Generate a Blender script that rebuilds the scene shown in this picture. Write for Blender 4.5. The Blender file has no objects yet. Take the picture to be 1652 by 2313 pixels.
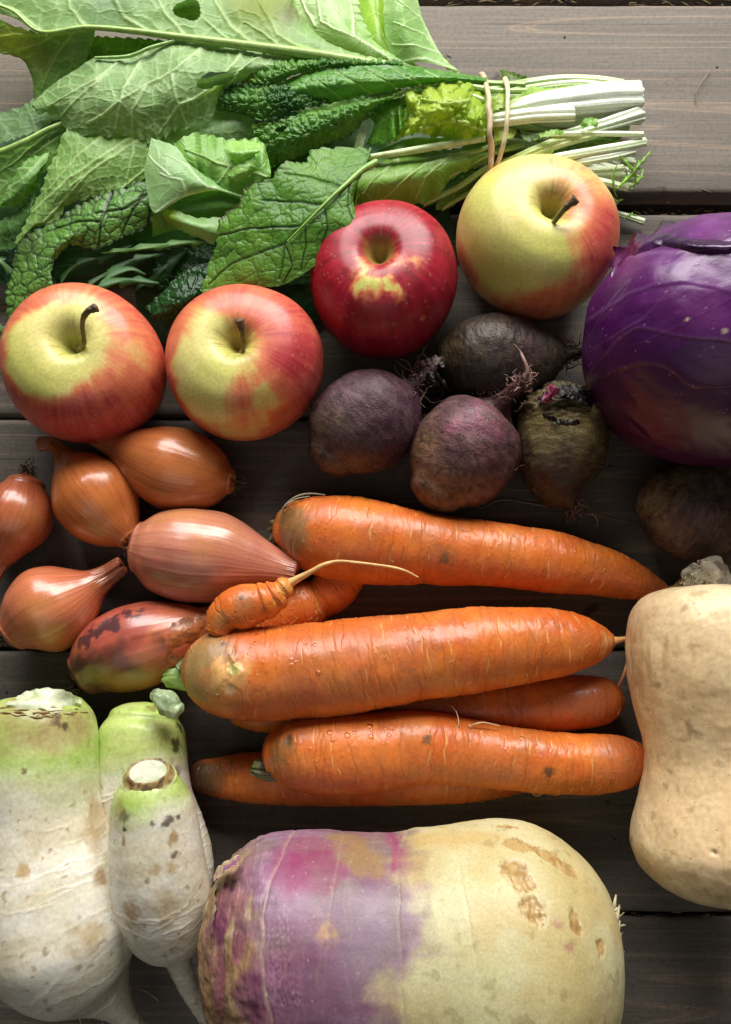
import bpy, math
import numpy as np

# ------------------------------------------------------------------ camera, light, exposure
SC = bpy.context.scene
COL = SC.collection
IW, IH, FPX = 1652.0, 2313.0, 1900.0
TILT = math.radians(10.0)
CAMD = 0.45
cam_d = bpy.data.cameras.new("camera")
cam = bpy.data.objects.new("camera", cam_d)
COL.objects.link(cam)
cam.location = (0, -CAMD * math.sin(TILT), CAMD * math.cos(TILT))
cam.rotation_euler = (TILT, 0, 0)
cam_d.sensor_fit = 'VERTICAL'
cam_d.sensor_height = 24.0
cam_d.lens = 24.0 * FPX / IH
cam_d.clip_start = 0.01
cam_d.clip_end = 50
SC.camera = cam
SC.render.resolution_x, SC.render.resolution_y = 731, 1024

world = bpy.data.worlds.new("World")
SC.world = world
world.use_nodes = True
bg = world.node_tree.nodes["Background"]
bg.inputs[0].default_value = (0.80, 0.90, 1.0, 1)
bg.inputs[1].default_value = 0.018


def area_lamp(name, loc, target, sx, sy, watts, colour):
    d = bpy.data.lights.new(name, 'AREA')
    d.shape = 'RECTANGLE'
    d.size, d.size_y, d.energy, d.color = sx, sy, watts, colour
    o = bpy.data.objects.new(name, d)
    COL.objects.link(o)
    o.location = loc
    v = np.array(target) - np.array(loc)
    import mathutils
    o.rotation_euler = mathutils.Vector(v).to_track_quat('-Z', 'Y').to_euler()
    return o


# added fill lamp standing in for room bounce, broad and weak
area_lamp("fill_lamp", (-0.10, -0.60, 0.95), (0, -0.12, 0.0), 1.1, 0.9, 1.5, (1.0, 0.97, 0.92))
# daylight from a two-pane window beyond the top edge of the table
area_lamp("window_light", (0.36, 1.08, 0.74), (0.02, 0.0, 0.02), 0.62, 0.70, 19.5, (1.0, 0.985, 0.95))
area_lamp("window_light", (-0.30, 1.12, 0.74), (0.0, 0.0, 0.02), 0.62, 0.70, 15.5, (1.0, 0.985, 0.95))

SC.view_settings.view_transform = 'Standard'
SC.view_settings.look = 'None'
SC.view_settings.exposure = 0.16
SC.view_settings.gamma = 1.0
SC.cycles.use_denoising = True
SC.cycles.max_bounces = 8

# ------------------------------------------------------------------ picture <-> place
ct, st = math.cos(TILT), math.sin(TILT)
CAM = np.array([0, -CAMD * st, CAMD * ct])
DIRV = np.array([0, st, -ct])
UPV = np.array([0, ct, st])


def W(px, py, z):
    """the point at height z (metres) on the line of sight of photo pixel px, py"""
    px, py, z = np.broadcast_arrays(np.asarray(px, float), np.asarray(py, float), np.asarray(z, float))
    dx = (px - IW / 2) / FPX
    dy = (IH / 2 - py) / FPX
    ray = DIRV + dx[..., None] * np.array([1., 0, 0]) + dy[..., None] * UPV
    k = (z - CAM[2]) / ray[..., 2]
    return CAM + ray * k[..., None]


def depth(P):
    return (P - CAM) @ DIRV


def mpp(px, py, z):
    """metres per photo pixel at that point"""
    return depth(W(px, py, z)) / FPX


def proj(P):
    q = P - CAM
    d = q @ DIRV
    return IW / 2 + FPX * q[..., 0] / d, IH / 2 - FPX * (q @ UPV) / d


# ------------------------------------------------------------------ noise
_rng = np.random.RandomState(7)
_T = _rng.rand(64, 64, 64).astype(np.float32) * 2 - 1
_J = _rng.rand(3, 64, 64).astype(np.float32)


def vn(p, seed=0):
    p = np.asarray(p, np.float64) + np.array([seed * 7.31, seed * 3.77, seed * 5.13])
    i = np.floor(p).astype(np.int64)
    f = (p - i)
    f = f * f * (3 - 2 * f)
    i &= 63
    j = (i + 1) & 63
    x0, y0, z0 = i[..., 0], i[..., 1], i[..., 2]
    x1, y1, z1 = j[..., 0], j[..., 1], j[..., 2]
    fx, fy, fz = f[..., 0], f[..., 1], f[..., 2]
    a = _T[x0, y0, z0] * (1 - fx) + _T[x1, y0, z0] * fx
    b = _T[x0, y1, z0] * (1 - fx) + _T[x1, y1, z0] * fx
    c = _T[x0, y0, z1] * (1 - fx) + _T[x1, y0, z1] * fx
    d = _T[x0, y1, z1] * (1 - fx) + _T[x1, y1, z1] * fx
    return (a * (1 - fy) + b * fy) * (1 - fz) + (c * (1 - fy) + d * fy) * fz


_ROT = np.array([[0.36, 0.48, -0.80], [-0.80, 0.60, 0.0], [0.48, 0.64, 0.60]])


def fbm(p, seed=0, octv=4, gain=0.5):
    s, a, t = 0, 1.0, 0
    q = np.asarray(p, float) @ _ROT.T
    for k in range(octv):
        s = s + a * vn(q, seed + k * 3)
        q = (q * 2.03) @ _ROT.T
        t += a
        a *= gain
    return s / t * 1.5


def worley2(x, y, seed=0):
    """F1, F2 distances and cell id of a jittered grid"""
    x = np.asarray(x, float) + seed * 5.3
    y = np.asarray(y, float) + seed * 9.1
    ix, iy = np.floor(x).astype(int), np.floor(y).astype(int)
    f1 = np.full(x.shape, 9.0)
    f2 = np.full(x.shape, 9.0)
    cid = np.zeros(x.shape)
    for dx in (-1, 0, 1):
        for dy in (-1, 0, 1):
            cx, cy = ix + dx, iy + dy
            jx, jy = _J[0, cx & 63, cy & 63], _J[1, cx & 63, cy & 63]
            d = np.hypot(cx + 0.1 + 0.8 * jx - x, cy + 0.1 + 0.8 * jy - y)
            near = d < f1
            f2 = np.where(near, f1, np.minimum(f2, d))
            cid = np.where(near, _J[2, cx & 63, cy & 63], cid)
            f1 = np.where(near, d, f1)
    return f1, f2, cid


def sst(a, b, x):
    t = np.clip((np.asarray(x, float) - a) / (b - a), 0, 1)
    return t * t * (3 - 2 * t)


def srgb(h):
    v = np.array([int(h[i:i + 2], 16) for i in (1, 3, 5)]) / 255.0
    return np.where(v <= 0.04045, v / 12.92, ((v + 0.055) / 1.055) ** 2.4)


def mix(a, b, m):
    m = np.clip(np.asarray(m, float), 0, 1)[..., None]
    return a * (1 - m) + b * m


def catmull(P, n, by_chord=True, w=None):
    """resample control rows P (k, c) to n rows along a Catmull-Rom curve, even in arc length"""
    P = np.asarray(P, float)
    if len(P) == 2:
        t = np.linspace(0, 1, n)[:, None]
        return P[0] * (1 - t) + P[1] * t
    Q = np.vstack([2 * P[0] - P[1], P, 2 * P[-1] - P[-2]])
    m = 24
    out = []
    for i in range(1, len(Q) - 2):
        p0, p1, p2, p3 = Q[i - 1], Q[i], Q[i + 1], Q[i + 2]
        t = np.linspace(0, 1, m, endpoint=False)[:, None]
        out.append(0.5 * (2 * p1 + (p2 - p0) * t + (2 * p0 - 5 * p1 + 4 * p2 - p3) * t ** 2 + (3 * p1 - p0 - 3 * p2 + p3) * t ** 3))
    out.append(P[-1:])
    C = np.vstack(out)
    D = C if w is None else C * w
    s = np.concatenate([[0], np.cumsum(np.linalg.norm(np.diff(D, axis=0), axis=1) + 1e-9)])
    u = np.linspace(0, s[-1], n)
    return np.stack([np.interp(u, s, C[:, k]) for k in range(C.shape[1])], 1)


def unit(v):
    return v / np.maximum(np.linalg.norm(v, axis=-1, keepdims=True), 1e-12)


def ringmarks(D, n, seed, l0, l1, w0, w1, s0=.1, s1=.95):
    """short creases running across the root: random places along it, each spanning part of the girth"""
    g = np.random.RandomState(seed)
    m = np.zeros(D.s.shape)
    Lt = D.s.max()
    for k in range(n):
        sk = g.uniform(s0, s1) * Lt
        tk = g.uniform(-1.7, 1.7)
        hl = g.uniform(l0, l1)
        w = g.uniform(w0, w1)
        a = ((D.th - tk + math.pi) % (2 * math.pi) - math.pi) * D.R
        ph = g.uniform(0, 6)
        bend = g.uniform(-12, 12)
        wob = .0007 * np.sin(a * 160 + ph) + bend * a * a + .0003 * np.sin(a * 700 + ph * 2)
        m = np.maximum(m, g.uniform(.4, 1) * np.exp(-((D.s - sk - wob) / w) ** 2) * sst(hl, hl * .4, np.abs(a)))
    return m


# ------------------------------------------------------------------ objects
def thing(name, label, cat, loc, group=None):
    o = bpy.data.objects.new(name, None)
    COL.objects.link(o)
    o.empty_display_size = 0.02
    o.location = loc
    o['label'] = label
    o['category'] = cat
    if group:
        o['group'] = group
    return o


def obj(name, V, F, mat, parent=None, col=None, rgh=None, label=None, smooth=True):
    V = np.asarray(V, float).reshape(-1, 3)
    if parent is not None:
        p = parent
        while p is not None:
            V = V - np.array(p.location)
            p = p.parent
    me = bpy.data.meshes.new(name)
    F = np.asarray(F, np.int32)
    k = F.shape[1]
    me.vertices.add(len(V))
    me.vertices.foreach_set("co", V.astype(np.float32).ravel())
    me.loops.add(F.size)
    me.loops.foreach_set("vertex_index", F.ravel())
    me.polygons.add(len(F))
    me.polygons.foreach_set("loop_start", np.arange(0, F.size, k, dtype=np.int32))
    me.polygons.foreach_set("loop_total", np.full(len(F), k, np.int32))
    me.update(calc_edges=True)
    if smooth:
        me.polygons.foreach_set("use_smooth", np.ones(len(F), bool))
    if col is not None:
        col = np.broadcast_to(np.asarray(col, float), (len(V), 3))
        a = me.color_attributes.new("Col", 'FLOAT_COLOR', 'POINT')
        a.data.foreach_set("color", np.hstack([np.clip(col, 0, 1), np.ones((len(V), 1))]).astype(np.float32).ravel())
    r = me.attributes.new("Rgh", 'FLOAT', 'POINT')
    r.data.foreach_set("value", np.broadcast_to(np.asarray(0.5 if rgh is None else rgh, np.float32), (len(V),)).astype(np.float32).copy())
    me.materials.append(mat)
    o = bpy.data.objects.new(name, me)
    COL.objects.link(o)
    if parent is not None:
        o.parent = parent
    if label:
        o['label'] = label
    return o


def gridF(nu, nv, closed=False):
    i = np.arange(nu - 1)[:, None]
    j = np.arange(nv if closed else nv - 1)[None, :]
    j1 = (j + 1) % nv
    a, b, c, d = i * nv + j, i * nv + j1, (i + 1) * nv + j1, (i + 1) * nv + j
    return np.stack(np.broadcast_arrays(a, b, c, d), -1).reshape(-1, 4)


def gridN(G, closed):
    du = np.gradient(G, axis=0)
    if closed:
        dv = np.roll(G, -1, 1) - np.roll(G, 1, 1)
    else:
        dv = np.gradient(G, axis=1)
    return unit(np.cross(dv, du))


class Dom:
    """fields over a surface grid for the colour and relief functions"""
    def blob(s, px, py, r, seed=0, warp=0.25, wf=1.0, soft=None, ax=1.0, ang=0.0):
        """signed mask of a patch of radius r (photo pixels) lying on the surface"""
        d2 = (s.X - px) ** 2 + (s.Y - py) ** 2 + np.where(s.N @ -DIRV > 0, 0, 1e7)
        c = s.P[np.argmin(d2)] if s.P.ndim == 2 else s.P.reshape(-1, 3)[np.argmin(d2.ravel())]
        m = mpp(px, py, c[2])
        q = s.P - c
        ca, sa = math.cos(ang), math.sin(ang)
        e1, e2 = np.array([ca, sa, 0]), np.array([-sa, ca, 0])
        a, b = q @ e1 / ax, q @ e2
        d = np.sqrt(a * a + b * b + q[..., 2] ** 2) / (r * m)
        d = d + warp * fbm(s.P / (r * m) * wf * 1.3, seed, 3)
        return np.exp(-d * d * 1.2) if soft is None else 1 - sst(1 - soft, 1 + soft, d)

    def n(s, f, seed=0, o=4, g=0.5):
        return fbm(s.P * f, seed, o, g)

    def ns(s, fs, fr, seed=0, o=3):
        """noise stretched: fs per metre along the axis, fr per metre around"""
        q = np.stack([s.s * fs, s.L[..., 1] * fr, s.L[..., 2] * fr], -1)
        return fbm(q, seed, o)


def caps(knots, c0=0, c1=0):
    """add rounded end knots; c0, c1 = cap lengths in photo pixels"""
    k = [tuple(map(float, q)) for q in knots]

    def cap(p, q, L):
        d = np.array([p[0] - q[0], p[1] - q[1]])
        d = d / np.hypot(*d)
        res = []
        for a in (22, 45, 65, 80, 90):
            a = math.radians(a)
            rr = p[2] * math.cos(a)
            e = (p[0] + d[0] * L * math.sin(a), p[1] + d[1] * L * math.sin(a), max(rr, 0.05))
            res.append(e + tuple(p[3:]))
        return res
    if c0:
        k = cap(k[0], k[1], c0)[::-1] + k
    if c1:
        k = k + cap(k[-1], k[-2], c1)
    return k


def body(name, knots, mat, parent, nu=200, nv=120, zb=1.0, lift=0.0, z=None, disp=None, col=None, rgh=None,
         flat=1.0, up=(0, 0, 1), label=None, wide=0.09, straight=False, sm=0.0):
    K = np.array([k[:3] for k in knots], float)
    zz = np.zeros(len(K))
    rm = np.zeros(len(K))
    for _ in range(4):
        m = mpp(K[:, 0], K[:, 1], zz)
        rm = K[:, 2] * m
        zz = lift + (zb * rm.max() + (1 - zb) * rm) * flat if z is None else np.full(len(K), float(z))
        for i, k in enumerate(knots):
            if len(k) > 3:
                zz[i] = k[3]
    C = W(K[:, 0], K[:, 1], zz)
    Q = catmull(np.hstack([C, rm[:, None]]), nu, w=np.array([1, 1, 1, 1.0]))
    C, R = Q[:, :3], np.maximum(Q[:, 3], 2e-5)
    if sm:
        w_ = max(2, int(nu * sm))
        kern = np.hanning(2 * w_ + 3)[1:-1]
        kern /= kern.sum()
        Rp = np.concatenate([-R[w_:0:-1], R, -R[-2:-w_ - 2:-1]])
        R = np.maximum(np.convolve(Rp, kern, 'valid'), 2e-5)
    h = max(2, int(nu * wide))
    idx = np.arange(nu)
    if straight:
        T = np.tile(unit(C[-1] - C[0]), (nu, 1))
    else:
        T = C[np.minimum(idx + h, nu - 1)] - C[np.maximum(idx - h, 0)]
        T = unit(T)
    U = np.tile(np.array(up, float), (nu, 1))
    N = unit(U - (U * T).sum(1, keepdims=True) * T)
    B = np.cross(T, N)
    th = np.linspace(0, 2 * math.pi, nv, endpoint=False)
    c, s_ = np.cos(th), np.sin(th)
    G = C[:, None] + R[:, None, None] * (N[:, None] * c[None, :, None] * flat + B[:, None] * s_[None, :, None])
    s = np.concatenate([[0], np.cumsum(np.abs(((np.diff(C, axis=0)) * T[1:]).sum(1)))])
    D = Dom()
    D.th = np.tile(th, (nu, 1))
    D.t = np.tile(np.linspace(0, 1, nu)[:, None], (1, nv))
    D.s = np.tile(s[:, None], (1, nv))
    D.R = np.tile(R[:, None], (1, nv))
    D.Rm = R.max()
    D.L = np.stack([D.s, R[:, None] * c[None], R[:, None] * s_[None]], -1)
    D.N = gridN(G, True)
    cen = G - C[:, None]
    flip = np.sign((D.N * cen).sum(-1).mean())
    D.N = D.N * flip
    D.N[0], D.N[-1] = -T[0] , T[-1]
    D.P = G
    D.X, D.Y = proj(G)
    if disp is not None:
        dd = disp(D)
        fade = np.clip(R / (0.15 * R.max()), 0, 1)[:, None]
        G = G + D.N * (dd * fade)[..., None]
        D.h = dd
        D.P = G
        D.X, D.Y = proj(G)
    cc = None if col is None else np.broadcast_to(col(D) if callable(col) else col, G.shape).reshape(-1, 3)
    rr = rgh(D).reshape(-1) if callable(rgh) else rgh
    F = gridF(nu, nv, True)
    if flip < 0:
        F = F[:, ::-1]
    # close both ends with a fan point
    V = np.vstack([G.reshape(-1, 3), C[0][None], C[-1][None]])
    n0, n1 = nu * nv, nu * nv + 1
    j = np.arange(nv)
    j1 = (j + 1) % nv
    f0 = np.stack([j1, j, np.full(nv, n0), np.full(nv, n0)], 1)
    f1 = np.stack([(nu - 1) * nv + j, (nu - 1) * nv + j1, np.full(nv, n1), np.full(nv, n1)], 1)
    V, F, cc, rr = _fan(V, F, f0, f1, cc, rr, nu, nv)
    o = obj(name, V, F, mat, parent, cc, rr, label)
    return o, D


def _fan(V, F, f0, f1, cc, rr, nu, nv):
    # tiny end rings: drop the extra points, close with quads across the ring
    V = V[:-2]
    q = []
    for base in (0, (nu - 1) * nv):
        for k in range(nv // 2 - 1):
            q.append([base + k, base + k + 1, base + nv - 2 - k, base + nv - 1 - k])
    return V, np.vstack([F, np.array(q, np.int32)]), cc, rr


def tubes(name, paths, mat, parent, sides=5, col=None, rgh=None, label=None, n=14):
    """thin fibres; path = [(x, y, z, r) metres ...]; a few make one object each, a tangle makes one mass"""
    if 1 < len(paths) <= 12:
        for k, pth in enumerate(paths):
            o = tubes(name, [pth], mat, parent, sides, col[k] if isinstance(col, list) else col, rgh, label, n)
        return o
    Vs, Fs, Cs, base = [], [], [], 0
    for k, pth in enumerate(paths):
        Q = catmull(np.asarray(pth, float), n)
        C, R = Q[:, :3], Q[:, 3]
        T = unit(np.gradient(C, axis=0))
        ref = np.array([0.31, 0.2, 0.93])
        N = unit(ref - (T @ ref)[:, None] * T)
        B = np.cross(T, N)
        th = np.linspace(0, 2 * math.pi, sides, endpoint=False)
        G = C[:, None] + R[:, None, None] * (N[:, None] * np.cos(th)[None, :, None] + B[:, None] * np.sin(th)[None, :, None])
        Vs.append(G.reshape(-1, 3))
        Fs.append(gridF(n, sides, True) + base)
        if col is not None:
            c = col[k] if isinstance(col, list) else col
            Cs.append(np.tile(c, (n * sides, 1)) * (1 + 0.25 * vn(Vs[-1] * 400, k)[:, None]))
        base += n * sides
    o = obj(name, np.vstack(Vs), np.vstack(Fs), mat, parent, np.vstack(Cs) if Cs else None, rgh, label)
    if len(paths) > 12:
        o['kind'] = 'stuff'
    return o


def pxpath(pts, r=None):
    """[(px, py, z_m, r_px)] -> metres"""
    res = []
    for q in pts:
        p = W(q[0], q[1], q[2])
        res.append((p[0], p[1], p[2], q[3] * mpp(q[0], q[1], q[2])))
    return res


# ------------------------------------------------------------------ materials
def produce_mat(name, sss=0.0, spec=0.5, coat=0.0, coat_r=0.15, bump=0.2, bscale=900.0, sss_col=(1, .4, .15), sss_r=0.002,
                transl=0.0, tcol=(1.3, 1.35, 0.45), speck=0.0, spscale=1500, stretch=None):
    m = bpy.data.materials.new(name)
    m.use_nodes = True
    nt = m.node_tree
    N, L = nt.nodes, nt.links
    b = N["Principled BSDF"]
    out = N["Material Output"]
    a = N.new("ShaderNodeAttribute")
    a.attribute_name = "Col"
    r = N.new("ShaderNodeAttribute")
    r.attribute_name = "Rgh"
    tc = N.new("ShaderNodeTexCoord")
    src = tc.outputs["Object"]
    if stretch:
        mp = N.new("ShaderNodeMapping")
        mp.inputs["Scale"].default_value = stretch
        L.new(src, mp.inputs[0])
        src = mp.outputs[0]
    nz = N.new("ShaderNodeTexNoise")
    nz.inputs["Scale"].default_value = bscale
    nz.inputs["Detail"].default_value = 4
    L.new(src, nz.inputs["Vector"])
    # fine tonal variation
    mr = N.new("ShaderNodeMapRange")
    mr.inputs["From Min"].default_value = 0.3
    mr.inputs["From Max"].default_value = 0.7
    mr.inputs["To Min"].default_value = 1 - 0.12 - speck
    mr.inputs["To Max"].default_value = 1 + 0.10
    L.new(nz.outputs["Fac"], mr.inputs["Value"])
    mx = N.new("ShaderNodeVectorMath")
    mx.operation = 'SCALE'
    L.new(a.outputs["Color"], mx.inputs[0])
    L.new(mr.outputs["Result"], mx.inputs["Scale"])
    L.new(mx.outputs[0], b.inputs["Base Color"])
    L.new(r.outputs["Fac"], b.inputs["Roughness"])
    b.inputs["Specular IOR Level"].default_value = spec
    b.inputs["Coat Weight"].default_value = coat
    b.inputs["Coat Roughness"].default_value = coat_r
    if sss:
        b.inputs["Subsurface Weight"].default_value = sss
        b.inputs["Subsurface Radius"].default_value = sss_col
        b.inputs["Subsurface Scale"].default_value = sss_r
    if bump:
        bp = N.new("ShaderNodeBump")
        bp.inputs["Strength"].default_value = bump
        bp.inputs["Distance"].default_value = 0.0004
        L.new(nz.outputs["Fac"], bp.inputs["Height"])
        L.new(bp.outputs[0], b.inputs["Normal"])
    if transl:
        t = N.new("ShaderNodeBsdfTranslucent")
        m2 = N.new("ShaderNodeVectorMath")
        m2.operation = 'MULTIPLY'
        m2.inputs[1].default_value = tcol
        L.new(mx.outputs[0], m2.inputs[0])
        L.new(m2.outputs[0], t.inputs["Color"])
        ms = N.new("ShaderNodeMixShader")
        ms.inputs[0].default_value = transl
        L.new(b.outputs[0], ms.inputs[1])
        L.new(t.outputs[0], ms.inputs[2])
        L.new(ms.outputs[0], out.inputs[0])
    return m


M_APPLE = produce_mat("apple_skin", sss=0.10, spec=0.42, coat=0.14, coat_r=0.25, bump=0.12, bscale=700)
M_ONION = produce_mat("onion_skin", sss=0.05, spec=0.6, coat=0.35, coat_r=0.2, bump=0.15, bscale=1200)
M_BEET = produce_mat("beet_skin", spec=0.35, bump=0.9, bscale=900, speck=0.2)
M_CARROT = produce_mat("carrot_skin", sss=0.15, spec=0.42, coat=0.12, coat_r=0.18, bump=0.22, bscale=700, sss_r=0.003)
M_DAIKON = produce_mat("daikon_skin", sss=0.28, spec=0.45, coat=0.2, bump=0.3, bscale=600, sss_col=(1, .8, .5), sss_r=0.003)
M_SWEDE = produce_mat("swede_skin", sss=0.06, spec=0.4, coat=0.05, bump=0.22, bscale=900, sss_col=(1, .7, .4), sss_r=0.002)
M_SQUASH = produce_mat("squash_skin", sss=0.08, spec=0.4, coat=0.05, bump=0.15, bscale=500, sss_col=(1, .6, .3), sss_r=0.002)
M_CABB = produce_mat("cabbage_leaf_skin", spec=0.45, coat=0.22, coat_r=0.3, bump=0.3, bscale=500)
M_LEAF = produce_mat("green_leaf", spec=0.32, bump=0.25, bscale=900, transl=0.34)
M_STALK = produce_mat("pale_stalk", sss=0.25, spec=0.5, coat=0.2, bump=0.15, bscale=900, sss_col=(.8, 1, .5), sss_r=0.003)
M_FIBRE = produce_mat("root_fibre_dry", spec=0.3, bump=0.2, bscale=1500)
M_RUBBER = produce_mat("rubber", spec=0.4, bump=0.1, bscale=1500)
M_WOODY = produce_mat("woody_stem", spec=0.3, bump=1.0, bscale=1800)
# ------------------------------------------------------------------ table boards
def wood_mat(name, seed, tint=1.0):
    m = bpy.data.materials.new(name)
    m.use_nodes = True
    nt = m.node_tree
    N, L = nt.nodes, nt.links
    b = N["Principled BSDF"]
    tc = N.new("ShaderNodeTexCoord")

    def mapping(scale, off=(0, 0, 0)):
        mp = N.new("ShaderNodeMapping")
        mp.inputs["Scale"].default_value = scale
        mp.inputs["Location"].default_value = off
        L.new(tc.outputs["Object"], mp.inputs[0])
        return mp.outputs[0]

    def noise(vec, scale, detail=5, dist=0.0, rough=0.55):
        n = N.new("ShaderNodeTexNoise")
        n.inputs["Scale"].default_value = scale
        n.inputs["Detail"].default_value = detail
        n.inputs["Distortion"].default_value = dist
        n.inputs["Roughness"].default_value = rough
        L.new(vec, n.inputs["Vector"])
        return n.outputs["Fac"]

    def ramp(fac, stops):
        r = N.new("ShaderNodeValToRGB")
        e = r.color_ramp.elements
        e[0].position, e[0].color = stops[0][0], (*stops[0][1], 1)
        e[1].position, e[1].color = stops[-1][0], (*stops[-1][1], 1)
        for p, c in stops[1:-1]:
            q = e.new(p)
            q.color = (*c, 1)
        L.new(fac, r.inputs[0])
        return r.outputs[0]

    def mixc(a, bb, fac, mode='MIX', f=1.0):
        x = N.new("ShaderNodeMix")
        x.data_type = 'RGBA'
        x.blend_type = mode
        L.new(a, x.inputs[6])
        L.new(bb, x.inputs[7])
        if fac is None:
            x.inputs[0].default_value = f
        else:
            L.new(fac, x.inputs[0])
        return x.outputs[2]

    off = (seed * 3.17, seed * 1.31, seed * 0.77)
    broad = noise(mapping((1.2, 12, 12), off), 3.0, 3)
    # growth lines: bands of a slow field
    rings_in = noise(mapping((0.3, 7, 7), off), 2.4, 2, 0.12)
    mul = N.new("ShaderNodeMath")
    mul.operation = 'MULTIPLY'
    mul.inputs[1].default_value = 95.0
    L.new(rings_in, mul.inputs[0])
    sn = N.new("ShaderNodeMath")
    sn.operation = 'SINE'
    L.new(mul.outputs[0], sn.inputs[0])
    fine = noise(mapping((3, 160, 160), off), 6.0, 4, 0, 0.7)
    saw = noise(mapping((220, 6, 6), off), 5.0, 3, 0, 0.6)
    base = ramp(broad, [(0.25, tuple(np.array((0.098, 0.081, 0.064)) * tint)), (0.5, tuple(np.array((0.138, 0.117, 0.095)) * tint)),
                        (0.75, tuple(np.array((0.175, 0.149, 0.120)) * tint))])
    lines = ramp(sn.outputs[0], [(0.0, (0.93, 0.92, 0.92)), (0.86, (1.0, 1.0, 1.0)), (0.965, (1.75, 1.5, 1.32)), (1.0, (1.3, 1.2, 1.12))])
    c = mixc(base, lines, None, 'MULTIPLY', 0.8)
    c = mixc(c, ramp(fine, [(0.3, (0.74, 0.73, 0.73)), (0.7, (1.18, 1.18, 1.18))]), None, 'MULTIPLY', 0.9)
    c = mixc(c, ramp(saw, [(0.3, (0.93, 0.93, 0.94)), (0.7, (1.05, 1.05, 1.05))]), None, 'MULTIPLY', 0.45)
    # dark spots and stains
    sp = noise(mapping((1, 1.6, 1), (seed * 0.31 + 0.6, seed * 0.17, 0)), 34.0, 3)
    c = mixc(c, ramp(sp, [(0.27, (0.38, 0.3, 0.28)), (0.33, (1, 1, 1))]), None, 'MULTIPLY', 1.0)
    gr2 = noise(mapping((1, 1, 1), (seed * 0.9, seed * 0.4, 0)), 420.0, 4, 0, 0.7)
    c = mixc(c, ramp(gr2, [(0.32, (0.72, 0.70, 0.68)), (0.5, (1, 1, 1)), (0.72, (1.16, 1.15, 1.13))]), None, 'MULTIPLY', 0.8)
    crk = noise(mapping((2.2, 260, 260), (seed * 1.9, seed * 2.4, 0)), 1.6, 2, 0.1)
    c = mixc(c, ramp(crk, [(0.27, (0.3, 0.27, 0.25)), (0.30, (1, 1, 1))]), None, 'MULTIPLY', 0.9)
    L.new(c, b.inputs["Base Color"])
    b.inputs["Roughness"].default_value = 0.62
    b.inputs["Specular IOR Level"].default_value = 0.3
    ad = N.new("ShaderNodeMath")
    ad.operation = 'ADD'
    L.new(fine, ad.inputs[0])
    L.new(saw, ad.inputs[1])
    bp = N.new("ShaderNodeBump")
    bp.inputs["Strength"].default_value = 0.35
    bp.inputs["Distance"].default_value = 0.0005
    L.new(ad.outputs[0], bp.inputs["Height"])
    L.new(bp.outputs[0], b.inputs["Normal"])
    return m


def plank(y_top, y_bot, seed, tint=1.0, z=0.0):
    """a board between photo rows y_top and y_bot, 26 mm thick, worn rounded edges"""
    Y1, Y0 = W(IW / 2, y_top, 0)[1], W(IW / 2, y_bot, 0)[1]
    nx = 260
    X = np.linspace(-0.42, 0.42, nx)
    prof = [(0, -0.026), (0, -0.004), (0.0004, -0.0012), (0.0016, 0), (0.004, 0)]
    h = (Y1 - Y0) / 2
    sec = [(Y0 + a, b) for a, b in prof] + [(Y0 + h * 0.6, 0), (Y0 + h, 0), (Y1 - h * 0.6, 0)] + [(Y1 - a, b) for a, b in prof[::-1]]
    sec = np.array(sec)
    nv = len(sec)
    G = np.zeros((nx, nv, 3))
    G[..., 0] = X[:, None]
    G[..., 1] = sec[None, :, 0]
    G[..., 2] = sec[None, :, 1] + z
    # worn edges
    e = 0.0005 * fbm(np.stack([X * 60, X * 0, X * 0], -1), seed, 4)
    G[:, :5, 1] += e[:, None]
    e = 0.0005 * fbm(np.stack([X * 60, X * 0, X * 0], -1), seed + 9, 4)
    G[:, -5:, 1] += e[:, None]
    F = gridF(nx, nv)
    o = obj("table_board", G, F, wood_mat("weathered_wood", seed, tint), None, None, None)
    o['kind'] = 'structure'
    return o


plank(-560, -18, 11, 1.2)
plank(9, 437, 3, 1.2)
plank(482, 939, 5, .9)
plank(946, 1462, 8, 0.78)
plank(1470, 2062, 2, 0.8)
plank(2070, 2700, 6, 0.95)
m_dirt = produce_mat("dirt_dark", spec=0.2, bump=1.0, bscale=600)
o = obj("table_underlay", [(-0.45, -0.5, -0.0125), (0.45, -0.5, -0.0125), (0.45, 0.6, -0.0125), (-0.45, 0.6, -0.0125)], [(0, 1, 2, 3)],
        m_dirt, None, srgb('#4a3d30') * 0.6)
o['kind'] = 'structure'

# crumbs and straw caught in the gaps
rs = np.random.RandomState(4)
paths, cols = [], []
for k in range(380):
    if k >= 260:
        x, y, z = rs.uniform(0, 1652), rs.uniform(60, 2300), 0.0004
    elif k < 130:
        x, y, z = rs.uniform(820, 1652), rs.uniform(474, 486), -0.010
    elif k < 215:
        x, y, z = rs.uniform(960, 1652), rs.uniform(-10, 12), -0.001
    else:
        x, y, z = rs.uniform(1200, 1652), rs.uniform(2060, 2072), -0.0015
    p = W(x, y, z)
    a = rs.uniform(-0.7, 0.7)
    ln = rs.uniform(0.0006, 0.0028) * (2.2 if rs.rand() < 0.12 else 1)
    if k >= 260:
        ln *= .5
    d = np.array([math.cos(a), math.sin(a), rs.uniform(-.2, .2)]) * ln
    r = rs.uniform(0.00018, 0.0006)
    paths.append([(*(p - d), r * .5), (*p, r), (*(p + d), r * .4)])
    cols.append(srgb(['#3a2c1e', '#6b5a42', '#2a211a', '#8d7a58', '#171210'][rs.randint(5)]))
o = tubes("debris", paths, m_dirt, None, 5, cols, 0.8, n=5)
o['kind'] = 'stuff'
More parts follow.
